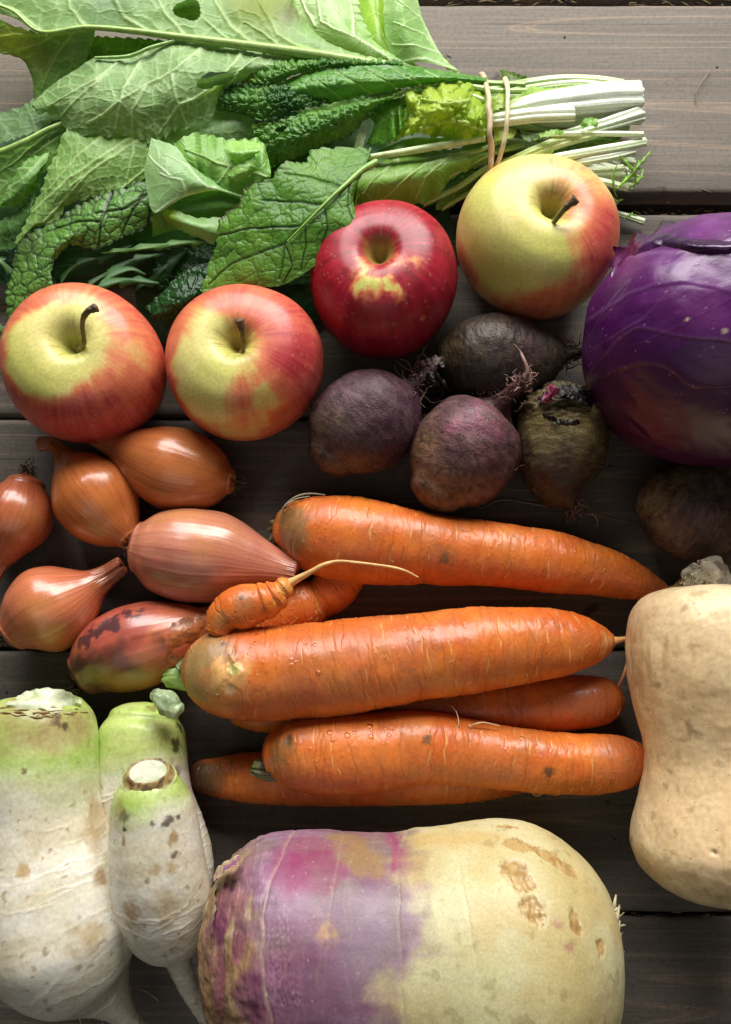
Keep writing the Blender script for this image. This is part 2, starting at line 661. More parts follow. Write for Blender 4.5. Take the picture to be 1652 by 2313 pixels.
tubes_thin = tubes("plant_hair", [pxpath([(1573, 232, 0.001, 1.2), (1575, 205, 0.002, 1.2), (1590, 180, 0.003, 1.2), (1604, 160, 0.001, 1.2)])], M_FIBRE, None, 5,
                   srgb('#8a7a62'), 0.6)
tubes_thin['label'] = "short curved hair lying on the pale board at upper right"
tubes_thin['category'] = "plant fibre"
t = tubes("root_fibre", [pxpath([(1085, 1150, 0.004, 1.5), (1130, 1130, 0.003, 1.6), (1190, 1136, 0.003, 1.7), (1270, 1150, 0.002, 1.5), (1340, 1163, 0.002, 1.3), (1420, 1180, 0.001, .8)])],
          M_FIBRE, None, 5, srgb('#8f7f6a'), 0.6, n=30)
t['label'] = "thin loose root hair on dark board between beetroots and top carrot"
t['category'] = "plant fibre"


# ------------------------------------------------------------------ apples
def apple(cx, cy, rx, cav, tilt, label, red_fn, seed, stem=None, stem_col='#7a6a3c', asp=0.98, rdc=('#c44c48', '#aa3036')):
    z0 = 0
    for _ in range(4):
        m = mpp(cx, cy, z0)
        R = rx * m
        z0 = R * 0.80
    c = W(cx, cy, z0)
    ax = unit(np.array([tilt[0], tilt[1], 1.0]))
    root = thing("apple", label, "apple", (c[0], c[1], 0))
    prof = [(-.60, .001), (-.64, .08), (-.72, .2), (-.80, .36), (-.78, .52), (-.62, .75), (-.34, .93), (0, 1.0), (.30, .985), (.56, .91),
            (.765, .735), (.855, .54), (.878, .395), (.862, .285), (.80, .195), (.70, .125), (.58, .068), (.52, .001)]
    Pk = catmull(np.array(prof), 220)
    nv = 260
    u = unit(np.cross(ax, np.array([1.0, 0, 0])))
    v = np.cross(u, ax)
    th = np.linspace(0, 2 * math.pi, nv, endpoint=False)
    C = c + ax * (Pk[:, :1] * R * asp)
    rr = Pk[:, 1] * R
    ring = u[None] * np.cos(th)[:, None] + v[None] * np.sin(th)[:, None]
    lob = 1 + 0.018 * np.cos(5 * th + seed)[None] * sst(0.9, 0.3, Pk[:, 1])[:, None] + 0.02 * np.cos(2 * th + seed * 2)[None] + 0.012 * np.cos(3 * th + seed)[None]
    hz = 0.03 * np.cos(th * 1 + seed) * R
    G = C[:, None] + ring[None] * (rr[:, None] * lob)[..., None] + ax * (hz[None] * sst(0, .6, Pk[:, 0])[:, None] * sst(0.1, .5, Pk[:, 1])[:, None])[..., None]
    D = Dom()
    D.N = gridN(G, True)
    s = np.sign((D.N * (G - c)).sum(-1).mean())
    D.N *= s
    D.P = G
    D.P = G + D.N * (0.00035 * fbm((G - c) * 45, seed, 3))[..., None]
    G = D.P
    D.X, D.Y = proj(G)
    D.th = np.tile(th, (220, 1))
    D.pr = np.tile(Pk[:, 1:2], (1, nv))
    D.pz = np.tile(Pk[:, 0:1], (1, nv))
    # streaks run from the cavity down over the shoulder
    pol = np.tile(np.linspace(0, 1, 220)[:, None], (1, nv))
    D.streak = fbm(np.stack([np.cos(D.th) * 9, np.sin(D.th) * 9, pol * 2.5], -1), seed, 3) * 0.6 + fbm(np.stack([np.cos(D.th) * 34, np.sin(D.th) * 34, pol * 3.5], -1), seed + 5, 3) * 0.55
    D.mott = fbm(G * 130, seed + 2, 4)
    red = red_fn(D)
    yel = mix(srgb('#dccf80'), srgb('#cdcb6c'), sst(-.5, .6, fbm(G * 40, seed + 8, 3)))
    org = srgb('#db8054')
    rd = mix(srgb(rdc[0]), srgb(rdc[1]), sst(-.7, .9, D.streak + .6 * D.mott))
    cc = mix(yel, org, sst(0.08, 0.58, red))
    cc = mix(cc, rd, sst(0.35, 1.0, red))
    cav_m = sst(0.26, 0.08, D.pr) * (D.pz > 0)
    cc = mix(cc, srgb('#9a9a48'), cav_m * 0.7)
    rus = sst(.1, .5, fbm(np.stack([np.cos(D.th) * 12, np.sin(D.th) * 12, pol * 8], -1), seed + 4, 3)) * sst(0.42, 0.18, D.pr) * (D.pz > 0)
    cc = mix(cc, srgb('#8f7a3e'), rus * 0.5)
    f1, f2, cid = worley2(D.th * R * 0.8 / 0.0052 * np.clip(D.pr, .3, 1), pol * 26, seed)
    dots = sst(0.11, 0.04, f1) * (cid > 0.45) * sst(.35, .6, D.pr)
    cc = mix(cc, srgb('#e6d9a8'), dots * 0.25 * np.where(red > .6, 1.0, .35))
    rg = 0.42 + 0.05 * D.mott
    F = gridF(220, nv, True)
    if s < 0:
        F = F[:, ::-1]
    obj("fruit_body", G, F, M_APPLE, root, cc.reshape(-1, 3), rg.reshape(-1))
    # stem: from the bottom of the cavity to the given tip
    if stem:
        b0 = c + ax * 0.49 * R
        path = [b0]
        tip = []
        for (x, y, zz) in stem:
            path.append(W(x, y, c[2] + zz * R))
        path = np.array(path)
        r0 = R * 0.030
        rad = np.interp(np.linspace(0, 1, len(path)), [0, .5, .85, 1], [r0 * 1.0, r0 * .95, r0 * 1.3, r0 * 1.75])
        Q = catmull(np.hstack([path, rad[:, None]]), 60)
        Cc, Rr = Q[:, :3], Q[:, 3]
        T = unit(np.gradient(Cc, axis=0))
        ref = np.array([0.9, 0.3, 0.1])
        Nn = unit(ref - (T @ ref)[:, None] * T)
        Bb = np.cross(T, Nn)
        t2 = np.linspace(0, 2 * math.pi, 20, endpoint=False)
        GG = Cc[:, None] + Rr[:, None, None] * (Nn[:, None] * np.cos(t2)[None, :, None] + Bb[:, None] * np.sin(t2)[None, :, None])
        GG = GG + (GG - Cc[:, None]) * (0.25 * fbm(GG * 900, seed, 3) * np.linspace(0.3, 1.3, 60)[:, None])[..., None]
        tt = np.tile(np.linspace(0, 1, 60)[:, None], (1, 20))
        sc = mix(srgb(stem_col), srgb('#6e5c46'), sst(.72, .9, tt))
        sc = sc * (1 + .35 * fbm(GG * 700, seed + 1, 3))[..., None]
        # cap face
        V = np.vstack([GG.reshape(-1, 3)])
        F2 = gridF(60, 20, True)
        q = [[59 * 20 + k, 59 * 20 + k + 1, 59 * 20 + 18 - k, 59 * 20 + 19 - k] for k in range(9)]
        obj("stem", V, np.vstack([F2, np.array(q)]), M_WOODY, root, sc.reshape(-1, 3), 0.7)
    return root


def a1(D):
    r = 0.68 + 0.13 * D.streak + 0.12 * D.mott
    r -= 0.95 * D.blob(100, 790, 100, 1, 0.3, soft=.4)
    r -= 0.55 * D.blob(190, 800, 75, 2, 0.3)
    r -= 0.3 * D.blob(310, 790, 60, 3)
    r -= 0.35 * D.blob(180, 690, 70, 4)
    r += 0.35 * D.blob(210, 960, 130, 5) + 0.2 * D.blob(110, 900, 60, 6)
    return r


def a2(D):
    r = 0.72 + 0.10 * D.streak + 0.12 * D.mott
    r -= 0.85 * D.blob(445, 830, 62, 1, .35, soft=.7) + 0.75 * D.blob(460, 920, 62, 2, .3) + .6 * D.blob(455, 740, 62, 9)
    r -= 0.55 * D.blob(545, 800, 75, 3)
    r -= 0.42 * D.blob(610, 900, 38, 4, .5)
    r -= 0.45 * D.blob(560, 980, 90, 7)
    r += 0.35 * D.blob(670, 790, 85, 5)
    return r


def a3(D):
    r = 1.15 + 0.12 * D.streak
    r -= 0.7 * D.blob(825, 598, 30, 1, .7) + .8 * D.blob(845, 645, 30, 2, .7) + .75 * D.blob(812, 645, 28, 8, .7)
    r -= 0.7 * D.blob(925, 588, 20, 3, .8, ax=2.6, ang=-0.1)
    r -= 0.75 * D.blob(895, 655, 18, 4, .8, ax=2.6, ang=-0.8)
    r -= 0.55 * D.blob(955, 720, 10, 5, .5, ax=5, ang=-1.0)
    r -= 0.3 * sst(.1, .7, D.streak) * D.blob(850, 640, 110, 6)
    return r


def a4(D):
    r = 0.26 + 0.10 * D.streak + 0.14 * D.mott
    r -= 0.75 * D.blob(1110, 500, 110, 1) + 0.5 * D.blob(1180, 600, 85, 2)
    r -= .3 * D.blob(1240, 590, 45, 4)
    r += 0.70 * D.blob(1370, 540, 90, 3) + 0.36 * D.blob(1050, 600, 60, 5) + 0.42 * D.blob(1200, 710, 110, 6) + .12 * D.blob(1320, 430, 70, 7)
    return r


apple(197, 832, 174, None, (0.07, 0.07), "red and yellow apple at far left with crooked stem, beside another apple", a1, 1,
      [(190, 775, .84), (186, 735, 1.02), (194, 708, 1.12), (218, 694, 1.16)], '#8d8048')
apple(557, 827, 172, None, (-0.02, 0.05), "red and yellow apple with short upright stem, above the shallots", a2, 2,
      [(549, 795, .75), (549, 755, .98), (541, 722, 1.12)], '#8a7440')
apple(867, 640, 168, None, (-0.10, 0.10), "deep crimson apple without a stem, touched by a leaf tip", a3, 3, rdc=('#a81f30', '#820f22'))
apple(1207, 545, 175, None, (0.10, 0.06), "mostly yellow apple in front of the tied stalks, beside the cabbage", a4, 4,
      [(1248, 505, .82), (1272, 475, 1.02), (1302, 448, 1.14)], '#7d7d3a')
# ------------------------------------------------------------------ shallots
def hair_tuft(cx, cy, z, dirx, diry, n, ln, r, seed, spread=0.9, curl=0.6, base=6):
    """short root hairs leaving a point, lengths in photo pixels"""
    g = np.random.RandomState(seed)
    m = mpp(cx, cy, z)
    res = []
    for k in range(n):
        a = math.atan2(diry, dirx) + g.normal(0, spread)
        p = W(cx + g.normal(0, base), cy + g.normal(0, base), z + g.normal(0, base * .7) * m)
        el = g.normal(0.1, 0.6)
        pts = [(*p, r * m * 1.0)]
        L_ = ln * m * g.uniform(.4, 1.2)
        for s in range(4):
            a += g.normal(0, curl)
            el += g.normal(0, curl * .6)
            p = p + np.array([math.cos(a) * math.cos(el), -math.sin(a) * math.cos(el), math.sin(el)]) * L_ / 4
            p[2] = max(p[2], 0.001)
            pts.append((*p, r * m * (0.9 - .2 * s)))
        res.append(pts)
    return res


def shallot(label, knots, tuft, base, dark, seed, neck=None, pat=None, lift=0.0, zb=1.0, ridges=1.0):
    cx, cy = np.mean([k[0] for k in knots]), np.mean([k[1] for k in knots])
    c = W(cx, cy, 0)
    root = thing("shallot", label, "shallot", (c[0], c[1], 0), "shallots lying between the apples and the white radishes")

    def disp(D):
        lines = fbm(np.stack([np.cos(D.th) * 16, np.sin(D.th) * 16, D.t * 1.5], -1), seed, 3)
        neckw = sst(0.62, 0.95, 1 - D.R / D.Rm)
        return D.Rm * (0.003 * lines * ridges + 0.09 * neckw * lines + 0.025 * fbm(D.P * 60, seed + 3, 2))

    def col(D):
        f1 = fbm(np.stack([np.cos(D.th) * 16, np.sin(D.th) * 16, D.t * 2.6], -1), seed, 3) * .45 + .7 * D.n(30, seed + 9)
        f2 = fbm(np.stack([np.cos(D.th) * 46, np.sin(D.th) * 46, D.t * 3.5], -1), seed + 1, 3)
        c = mix(srgb(base), srgb(dark), sst(-.5, .9, f1))
        c = c * (1 - 0.17 * sst(.15, .6, f2) + 0.12 * sst(.1, .7, -f2))[..., None]
        c = mix(c, srgb('#cf8f4c'), 0.45 * sst(.0, .9, D.n(35, seed + 5)))
        end = sst(0.5, 0.15, D.R / D.Rm)
        c = mix(c, srgb('#8a4f35'), 0.35 * end)
        nk = sst(.5, .9, 1 - D.R / D.Rm) * (D.t > .5 if tuft and tuft[0] < knots[-1][0] and seed in (24, 25) else D.t < .3)
        c = c * (1 - .35 * nk * sst(.0, .5, f1 * 2))[..., None]
        c = mix(c, srgb('#54291f'), sst(.985, .998, D.t) * (seed in (24, 25)))
        if pat:
            c = pat(D, c)
        return c
    o, D = body("bulb", knots, M_ONION, root, 260, 220, zb=zb, lift=lift, disp=disp, col=col,
                rgh=lambda D: 0.30 + 0.06 * D.n(90, seed), wide=0.06)
    if tuft:
        x, y, dx, dy, zf = tuft
        z = D.Rm * zf + lift
        tubes("root_tuft", hair_tuft(x, y, z, dx, dy, 70, 26, 1.5, seed, base=7), M_FIBRE, root, 4,
              [srgb(h) for h in ['#5a4a38', '#2f261d', '#7a6a52', '#40352a', '#6a5640', '#8a7a62', '#3a3028'] * 10], 0.8, n=8)
    return root, D


shallot("round copper shallot cut by the left edge, above the shallot with a long tilted neck",
        caps([(58, 1095, 45), (50, 1125, 70), (40, 1160, 82), (22, 1200, 74), (5, 1240, 48), (-10, 1275, 24), (-22, 1310, 14)], 22, 4),
        (62, 1064, .2, -1, 1.0), '#c06a42', '#a85434', 21)
shallot("copper shallot with curled dry neck under the far-left apple",
        caps([(92, 1003, 12), (118, 1003, 11), (137, 1022, 15), (150, 1040, 30), (172, 1068, 62), (205, 1112, 92), (238, 1155, 88), (268, 1190, 62), (290, 1212, 34)], 4, 14),
        (302, 1222, 1, .9, .9), '#c46f38', '#a85528', 22)
shallot("copper shallot tucked under two apples with its rooty end pointing right",
        caps([(205, 985, 14), (255, 1005, 30), (300, 1025, 62), (345, 1044, 84), (400, 1062, 95), (455, 1075, 84), (495, 1083, 60), (518, 1087, 30)], 5, 12),
        (530, 1089, 1, .4, .9), '#bd6c3a', '#9f5129', 23)
shD, DD_ = shallot("largest shallot, pinkish with a long ridged neck touching the top carrot",
        caps([(318, 1238, 62), (350, 1243, 88), (400, 1250, 104), (450, 1257, 107), (510, 1262, 97), (565, 1272, 72), (610, 1281, 50), (650, 1290, 36), (668, 1294, 33)], 22, 3),
        (295, 1235, -1, .2, .9), '#c27c62', '#aa604e', 24, ridges=1.6)
shallot("teardrop shallot at lower left with its neck pointing to the upper right",
        caps([(32, 1424, 52), (65, 1400, 84), (105, 1378, 100), (150, 1358, 90), (188, 1337, 62), (215, 1320, 38), (245, 1300, 22), (268, 1284, 20), (276, 1278, 19)], 24, 3),
        (8, 1440, -1, .6, .9), '#c5714c', '#a85436', 25)


def torn(D, c):
    m = D.blob(270, 1420, 70, 3, .5, soft=.2, ax=1.7, ang=.55)
    c = mix(c, srgb('#93323c'), m * .45)
    m = D.blob(245, 1410, 20, 5, 1.0, soft=.3, ax=4.6, ang=.5)
    c = mix(c, srgb('#33242a'), m * .85)
    m = D.blob(240, 1520, 70, 6, .9, soft=.5, ax=1.5)
    c = mix(c, srgb('#352a20'), m * .75)
    m = D.blob(190, 1530, 45, 7, .7, soft=.5)
    c = mix(c, srgb('#2f261c'), m * .7)
    m = D.blob(320, 1540, 50, 8, .6, soft=.5, ax=2)
    return mix(c, srgb('#a5742c'), m * .6)


shF, DF = shallot("shallot with torn dark outer skin showing red, above the white radishes",
                  caps([(195, 1522, 55), (230, 1495, 82), (280, 1470, 96), (335, 1452, 95), (390, 1435, 82), (435, 1415, 58), (468, 1398, 30), (490, 1385, 18)], 26, 5),
                  (172, 1550, -1, .6, .7), '#bf6846', '#a04a36', 26, pat=torn)
shD_end = None


def patch(name, polys, mat, parent, nu=120, nv=70, disp=None, col=None, rgh=0.45, und=0.0, undf=0.012, seed=0, serr=(0, 0),
          ser_amp=5, ser_per=22, ruffle=None, label=None, thick=0.0, keep=False):
    """a leaf-like sheet through several rows of (px, py, z_cm); first and last rows are its free edges"""
    R = [catmull(np.array(p, float), nu, w=np.array([1, 1, 60.0])) for p in polys]
    if len(R) == 2:
        mid = (R[0] + R[1]) / 2
        R = [R[0], mid, R[1]]
    edge_raw = (R[0].copy(), R[-1].copy())
    A = np.stack(R, 1)                      # nu, k, 3
    k = A.shape[1]
    v = np.linspace(0, 1, nv)
    G = np.zeros((nu, nv, 3))
    Q = np.concatenate([2 * A[:, :1] - A[:, 1:2], A, 2 * A[:, -1:] - A[:, -2:-1]], 1)
    for j, t in enumerate(v * (k - 1)):
        i = min(int(t), k - 2)
        f = t - i
        p0, p1, p2, p3 = Q[:, i], Q[:, i + 1], Q[:, i + 2], Q[:, i + 3]
        G[:, j] = 0.5 * (2 * p1 + (p2 - p0) * f + (2 * p0 - 5 * p1 + 4 * p2 - p3) * f * f + (3 * p1 - p0 - 3 * p2 + p3) * f ** 3)
    u = np.linspace(0, 1, nu)
    for side, on in enumerate(serr):
        if not on:
            continue
        e = G[:, 0 if side == 0 else -1, :2]
        i2 = G[:, 4 if side == 0 else -5, :2]
        L_ = np.concatenate([[0], np.cumsum(np.hypot(*np.diff(e, axis=0).T))])
        ph = L_ / ser_per + 1.1 * vn(np.stack([L_ / 60, L_ * 0, L_ * 0], -1), seed + side)
        saw = (ph % 1.0)
        tooth = np.where(saw < .75, saw / .75, (1 - saw) / .25)
        big = 0.8 * vn(np.stack([L_ / 45, L_ * 0 + 3, L_ * 0], -1), seed + 3 + side)
        off = ser_amp * (tooth - .4 + big) * on
        dirn = unit(e - i2)
        w = np.exp(-(np.minimum(v, 1) if side == 0 else 1 - v) * 9)
        G[..., :2] += dirn[:, None] * (off[:, None] * w[None])[..., None]
    if und:
        G[..., 2] += und * fbm(np.stack([G[..., 0] * undf, G[..., 1] * undf, G[..., 0] * 0 + seed], -1), seed, 3)
    if ruffle:
        amp, wl, sides = ruffle
        for side in sides:
            ev = (1 - v if side == 0 else v)
            wgt = sst(0.35, 1.0, ev) ** 1.3
            e = G[:, 0 if side == 0 else -1, :2]
            L_ = np.concatenate([[0], np.cumsum(np.hypot(*np.diff(e, axis=0).T))])
            ph = 2 * math.pi * L_ / wl + 3.0 * vn(np.stack([L_ / 50, L_ * 0, L_ * 0], -1), seed + side)
            s1 = np.sin(ph)
            am = amp * (0.7 + .5 * vn(np.stack([L_ / 35, L_ * 0, L_ * 0 + 4], -1), seed))
            G[..., 2] += (s1 * am)[:, None] * wgt[None]
            dirn = unit(e - G[:, nv // 2, :2])
            G[..., :2] += dirn[:, None] * ((np.cos(ph * 1.0 + 1) * am * 9)[:, None] * wgt[None])[..., None]
    D = Dom()
    D.u = np.tile(u[:, None], (1, nv))
    D.v = np.tile(v[None], (nu, 1))
    D.X, D.Y = G[..., 0].copy(), G[..., 1].copy()
    P = W(G[..., 0], G[..., 1], G[..., 2] / 100)
    D.P = P
    D.N = gridN(P, False)
    if (D.N @ -DIRV).mean() < 0:
        D.N = -D.N
    D.e = np.minimum(D.v, 1 - D.v)
    if disp is not None:
        D.h = disp(D)
        P = P + D.N * D.h[..., None]
    cc = None
    if col is not None:
        cc = np.broadcast_to(col(D) if callable(col) else col, P.shape).reshape(-1, 3)
    rr = rgh(D).reshape(-1) if callable(rgh) else rgh
    F = gridF(nu, nv)
    if keep:
        return P.reshape(-1, 3), F, cc, (np.full(P.shape[0] * P.shape[1], rr) if np.isscalar(rr) else rr)
    return obj(name, P, F, mat, parent, cc, rr, label)


def on_surface(D, pts, off):
    """lift a pixel polyline onto the front of a body: [(px, py, r_px)] -> metres"""
    res = []
    front = np.where(D.N @ -DIRV > 0.05, 0, 1e7)
    for x, y, r in pts:
        k = np.argmin((D.X - x) ** 2 + (D.Y - y) ** 2 + front)
        p = D.P.reshape(-1, 3)[k] + D.N.reshape(-1, 3)[k] * off
        res.append((*p, r * mpp(x, y, p[2])))
    return res


def surf_patch(D, px, py, off=0.0004):
    """heights (cm) of the front of a body at given pixels"""
    front = np.where(D.N @ -DIRV > 0.02, 0, 1e7).ravel()
    X, Y, Pz = D.X.ravel(), D.Y.ravel(), D.P[..., 2].ravel()
    return [float(Pz[np.argmin((X - a) ** 2 + (Y - b) ** 2 + front)] + off) * 100 for a, b in zip(px, py)]


# loose flap of dry skin on the torn shallot
up_ = [(388, 1408), (420, 1394), (450, 1388), (472, 1392)]
lo_ = [(378, 1490), (400, 1505), (430, 1490), (450, 1450)]
mi_ = [(382, 1445), (412, 1440), (445, 1425), (464, 1408)]
rows = []
for rw, o_ in ((up_, .0012), (mi_, .001), (lo_, .0012)):
    zz = surf_patch(DF, [a for a, b in rw], [b for a, b in rw], o_)
    rows.append([(a, b, z) for (a, b), z in zip(rw, zz)])
patch("skin_flap", rows, M_ONION, shF, 60, 50, disp=lambda D: 0.00025 * fbm(D.P * 300, 3, 3),
      col=lambda D: mix(srgb('#a8602c'), srgb('#7d4420'), sst(-.3, .6, fbm(D.P * np.array([150, 700, 300]), 4, 3))), rgh=.5, seed=3, serr=(1, 1), ser_amp=4, ser_per=30)


# ------------------------------------------------------------------ beetroots
def beet(label, knots, seed, colf, hairs=(), lift=0.0, rough=1.0, crown=None, zb=1.0, relief=None):
    cx, cy = np.mean([k[0] for k in knots]), np.mean([k[1] for k in knots])
    c = W(cx, cy, 0)
    root = thing("beetroot", label, "beetroot", (c[0], c[1], 0), "unwashed beetroots beside the cabbage")

    def disp(D):
        d = D.Rm * (0.05 * D.n(45, seed, 3) + 0.012 * rough * D.ns(500, 220, seed + 1, 4))
        if relief:
            d = d + relief(D) * D.Rm
        return d
    o, D = body("root_body", knots, M_BEET, root, 240, 220, zb=zb, lift=lift, disp=disp, col=colf, rgh=lambda D: 0.5 + 0.14 * D.n(80, seed), wide=.1, sm=.05)
    if hairs:
        allp = []
        cl = []
        for i, (x, y, dx, dy, n, ln, r, zf) in enumerate(hairs):
            ps = hair_tuft(x, y, D.Rm * zf + lift, dx, dy, int(n * 1.6), ln * 1.15, r * 1.25, seed + i, .9, .8, 12)
            allp += ps
            cl += [srgb(h) for h in (['#6a5048', '#94746a', '#4d3835', '#84605a', '#a8887a'] * 60)[:len(ps)]]
        tubes("fine_roots", allp, M_FIBRE, root, 4, cl, 0.8, n=12)
    return root, D


def bcol(main, second, third, seed, blobs=()):
    def f(D):
        c = mix(srgb(main), srgb(second), sst(-.35, .45, D.n(60, seed)))
        c = mix(c, srgb(third), sst(.05, .5, D.n(170, seed + 1)) * .6)
        for (x, y, r, h, a) in blobs:
            c = mix(c, srgb(h), a * D.blob(x, y, r, seed + int(r), .8))
        c = mix(c, srgb('#241a14'), sst(.35, .55, D.n(420, seed + 2)) * .55)
        c = c * (1 + 0.35 * D.ns(700, 260, seed + 7) + .25 * D.n(130, seed + 17))[..., None] * .74
        return c
    return f


r1, D1 = beet("largest beetroot, dull brown-black and scaly, under the gap between crimson and yellow apples",
              caps([(1003, 818, 48), (1030, 815, 76), (1075, 812, 95), (1130, 810, 98), (1190, 810, 85), (1235, 806, 60), (1262, 803, 32), (1285, 800, 11), (1325, 792, 7)], 16, 3), 31,
              bcol('#524538', '#40322c', '#60503f', 31, [(1180, 800, 60, '#4d3433', .8), (1030, 780, 45, '#6f6042', .7), (1010, 870, 45, '#1c1612', .9), (1110, 880, 50, '#2a221b', .7)]),
              [(1278, 800, 1, 0, 45, 45, 1.7, .8), (960, 840, -.6, .5, 16, 60, 2.4, .7), (985, 860, -.5, .5, 40, 30, 2, .7)], rough=1.4)
for k, (rows, h) in enumerate([
    ([[(955, 850, 2.6), (975, 842, 3.2), (1000, 848, 3.6)], [(950, 872, 2.4), (978, 870, 3.2), (1010, 868, 3.8)], [(965, 895, 1.8), (990, 898, 2.4), (1025, 893, 2.9)]], '#1d1916'),
    ([[(985, 880, 2.6), (1030, 888, 3.2), (1075, 885, 3.4)], [(990, 900, 2.0), (1035, 908, 2.5), (1085, 905, 2.7)]], '#15120f'),
    ([[(938, 838, 3.0), (955, 818, 3.6), (985, 806, 4.0), (1003, 812, 4.0)], [(945, 850, 3.2), (962, 830, 3.8), (988, 818, 4.3), (1005, 826, 4.3)]], '#4a3a36')]):
    patch("crown_scale", rows, M_BEET, r1, 50, 26, disp=lambda D: .0014 * fbm(D.P * 240, 3, 4), col=srgb(h), rgh=.45, seed=k, serr=(1, 1), ser_amp=6, ser_per=17, und=.25, undf=.05)
r2, D2 = beet("purple beetroot with tan underside beside the crimson apple, its rooty end facing right",
              caps([(745, 1035, 62), (765, 1010, 92), (800, 975, 113), (840, 945, 115), (872, 922, 104), (900, 902, 80), (918, 888, 50), (930, 877, 24), (944, 862, 15), (965, 845, 13), (985, 822, 10)], 34, 3), 32,
              bcol('#54323f', '#5a3c48', '#6b5058', 32, [(740, 1060, 80, '#7d6340', .75), (720, 960, 70, '#6b5a48', .8), (850, 1010, 60, '#4a2a38', .6), (800, 1075, 60, '#93703c', .8)]),
              [(925, 880, .6, -.8, 26, 55, 1.8, 1.0), (928, 945, .2, .9, 50, 42, 1.5, .9), (945, 860, .8, -.3, 30, 45, 1.6, 1.0)], rough=.6)
r3, D3 = beet("dusty purple beetroot with tan base and a tapering root pointing up, above the top carrot",
              caps([(985, 1110, 66), (1005, 1080, 98), (1035, 1040, 119), (1062, 1003, 120), (1085, 970, 110), (1105, 943, 86), (1118, 926, 58), (1130, 912, 34, .029), (1146, 895, 20, .035), (1166, 874, 16, .042), (1186, 852, 12, .046)], 38, 3), 33,
              bcol('#6c4a4a', '#5c3e42', '#7e5c56', 33, [(975, 1120, 85, '#936a44', .7), (950, 1000, 50, '#8a6a42', .6), (1080, 950, 55, '#9a5468', .8), (1120, 1050, 34, '#5a3030', .7), (1045, 1140, 50, '#8a6442', .6)]),
              [(1178, 862, .5, -.7, 50, 34, 1.5, 1.6), (1150, 885, -.8, .4, 24, 34, 1.5, 1.3), (1110, 875, -1, .1, 10, 40, 1.5, 1.0), (1135, 1060, .3, .8, 14, 30, 1.2, .9)], rough=.6)


def b4rel(D):
    g = sst(975, 905, D.Y)
    return g * (0.10 * np.abs(D.ns(420, 160, 77, 4)) + .05 * D.n(200, 5))


r4, D4 = beet("upright beetroot with scaly yellowish shoulders and a black cut crown beside the cabbage",
              caps([(1284, 895, 60), (1280, 915, 84), (1275, 950, 99), (1270, 1000, 103), (1266, 1050, 95), (1268, 1095, 70), (1278, 1125, 42), (1292, 1140, 16)], 16, 10), 34,
              bcol('#5f5038', '#4a3b2c', '#7d6b42', 34, [(1250, 960, 75, '#8f7d4a', .8), (1280, 930, 60, '#857448', .7), (1240, 1100, 60, '#4c2e22', .8), (1300, 1080, 60, '#42302a', .8), (1270, 910, 40, '#3a3020', .6)]),
              [(1300, 1140, .4, .9, 30, 45, 1.4, .5), (1310, 900, .5, -.3, 12, 26, 1.6, 1.1)], relief=b4rel, rough=1.2)
tubes("root_thread", [pxpath([(1186, 852, .047, 7), (1192, 838, .049, 5), (1185, 815, .050, 4), (1175, 795, .049, 3.4), (1160, 778, .052, 2.2)])], M_FIBRE, r3, 6, srgb('#94746a'), .7, n=30)
# black collapsed leaf bases on its crown
for k, (rows, h) in enumerate([
    ([[(1212, 905, 4.3), (1235, 885, 4.6), (1262, 872, 4.8), (1290, 868, 4.8)], [(1225, 912, 4.6), (1250, 900, 5.0), (1280, 893, 5.2), (1300, 890, 5.0)]], '#2a2420'),
    ([[(1270, 870, 4.6), (1300, 868, 4.9), (1335, 885, 4.6), (1345, 905, 4.2)], [(1265, 895, 5.0), (1300, 900, 5.2), (1325, 910, 4.9), (1338, 920, 4.4)]], '#1d1a18'),
    ([[(1225, 935, 5.1), (1260, 948, 5.3), (1290, 952, 5.2), (1310, 950, 5.0)], [(1228, 945, 4.9), (1260, 958, 5.1), (1290, 960, 5.1), (1310, 956, 4.9)]], '#231d18')]):
    patch("crown_scale", rows, M_BEET, r4, 50, 22, disp=lambda D: .0012 * fbm(D.P * 220, 3, 4), col=srgb(h) * .7, rgh=.45, seed=k, serr=(1, 1), ser_amp=5, ser_per=18, und=.2, undf=.05)
patch("crown_bud", [[(1222, 905, 4.9), (1232, 885, 5.3), (1245, 868, 5.5)], [(1228, 908, 5.5), (1242, 892, 6.0), (1256, 875, 6.0)], [(1238, 908, 4.9), (1254, 896, 5.4), (1266, 880, 5.4)]],
      M_BEET, r4, 40, 24, disp=lambda D: .0012 * fbm(D.P * 350, 9, 3), col=lambda D: mix(srgb('#7d2444'), srgb('#b0708a'), sst(0, .5, fbm(D.P * 500, 3, 3))), rgh=.4, label="raw pink bud")
r5, D5 = beet("dark beetroot at the right edge below the cabbage",
              caps([(1475, 1115, 62), (1500, 1125, 92), (1545, 1142, 114), (1590, 1158, 115), (1635, 1175, 95), (1665, 1185, 60)], 30, 25), 35,
              bcol('#6a5248', '#54403f', '#7d6c56', 35, [(1480, 1080, 60, '#7d6f4c', .85), (1460, 1140, 60, '#75633f', .8), (1530, 1070, 60, '#5e5238', .7), (1600, 1180, 80, '#4a2c34', .8)]),
              [(1650, 1225, .6, .7, 40, 40, 1.4, .5)], rough=1.3)


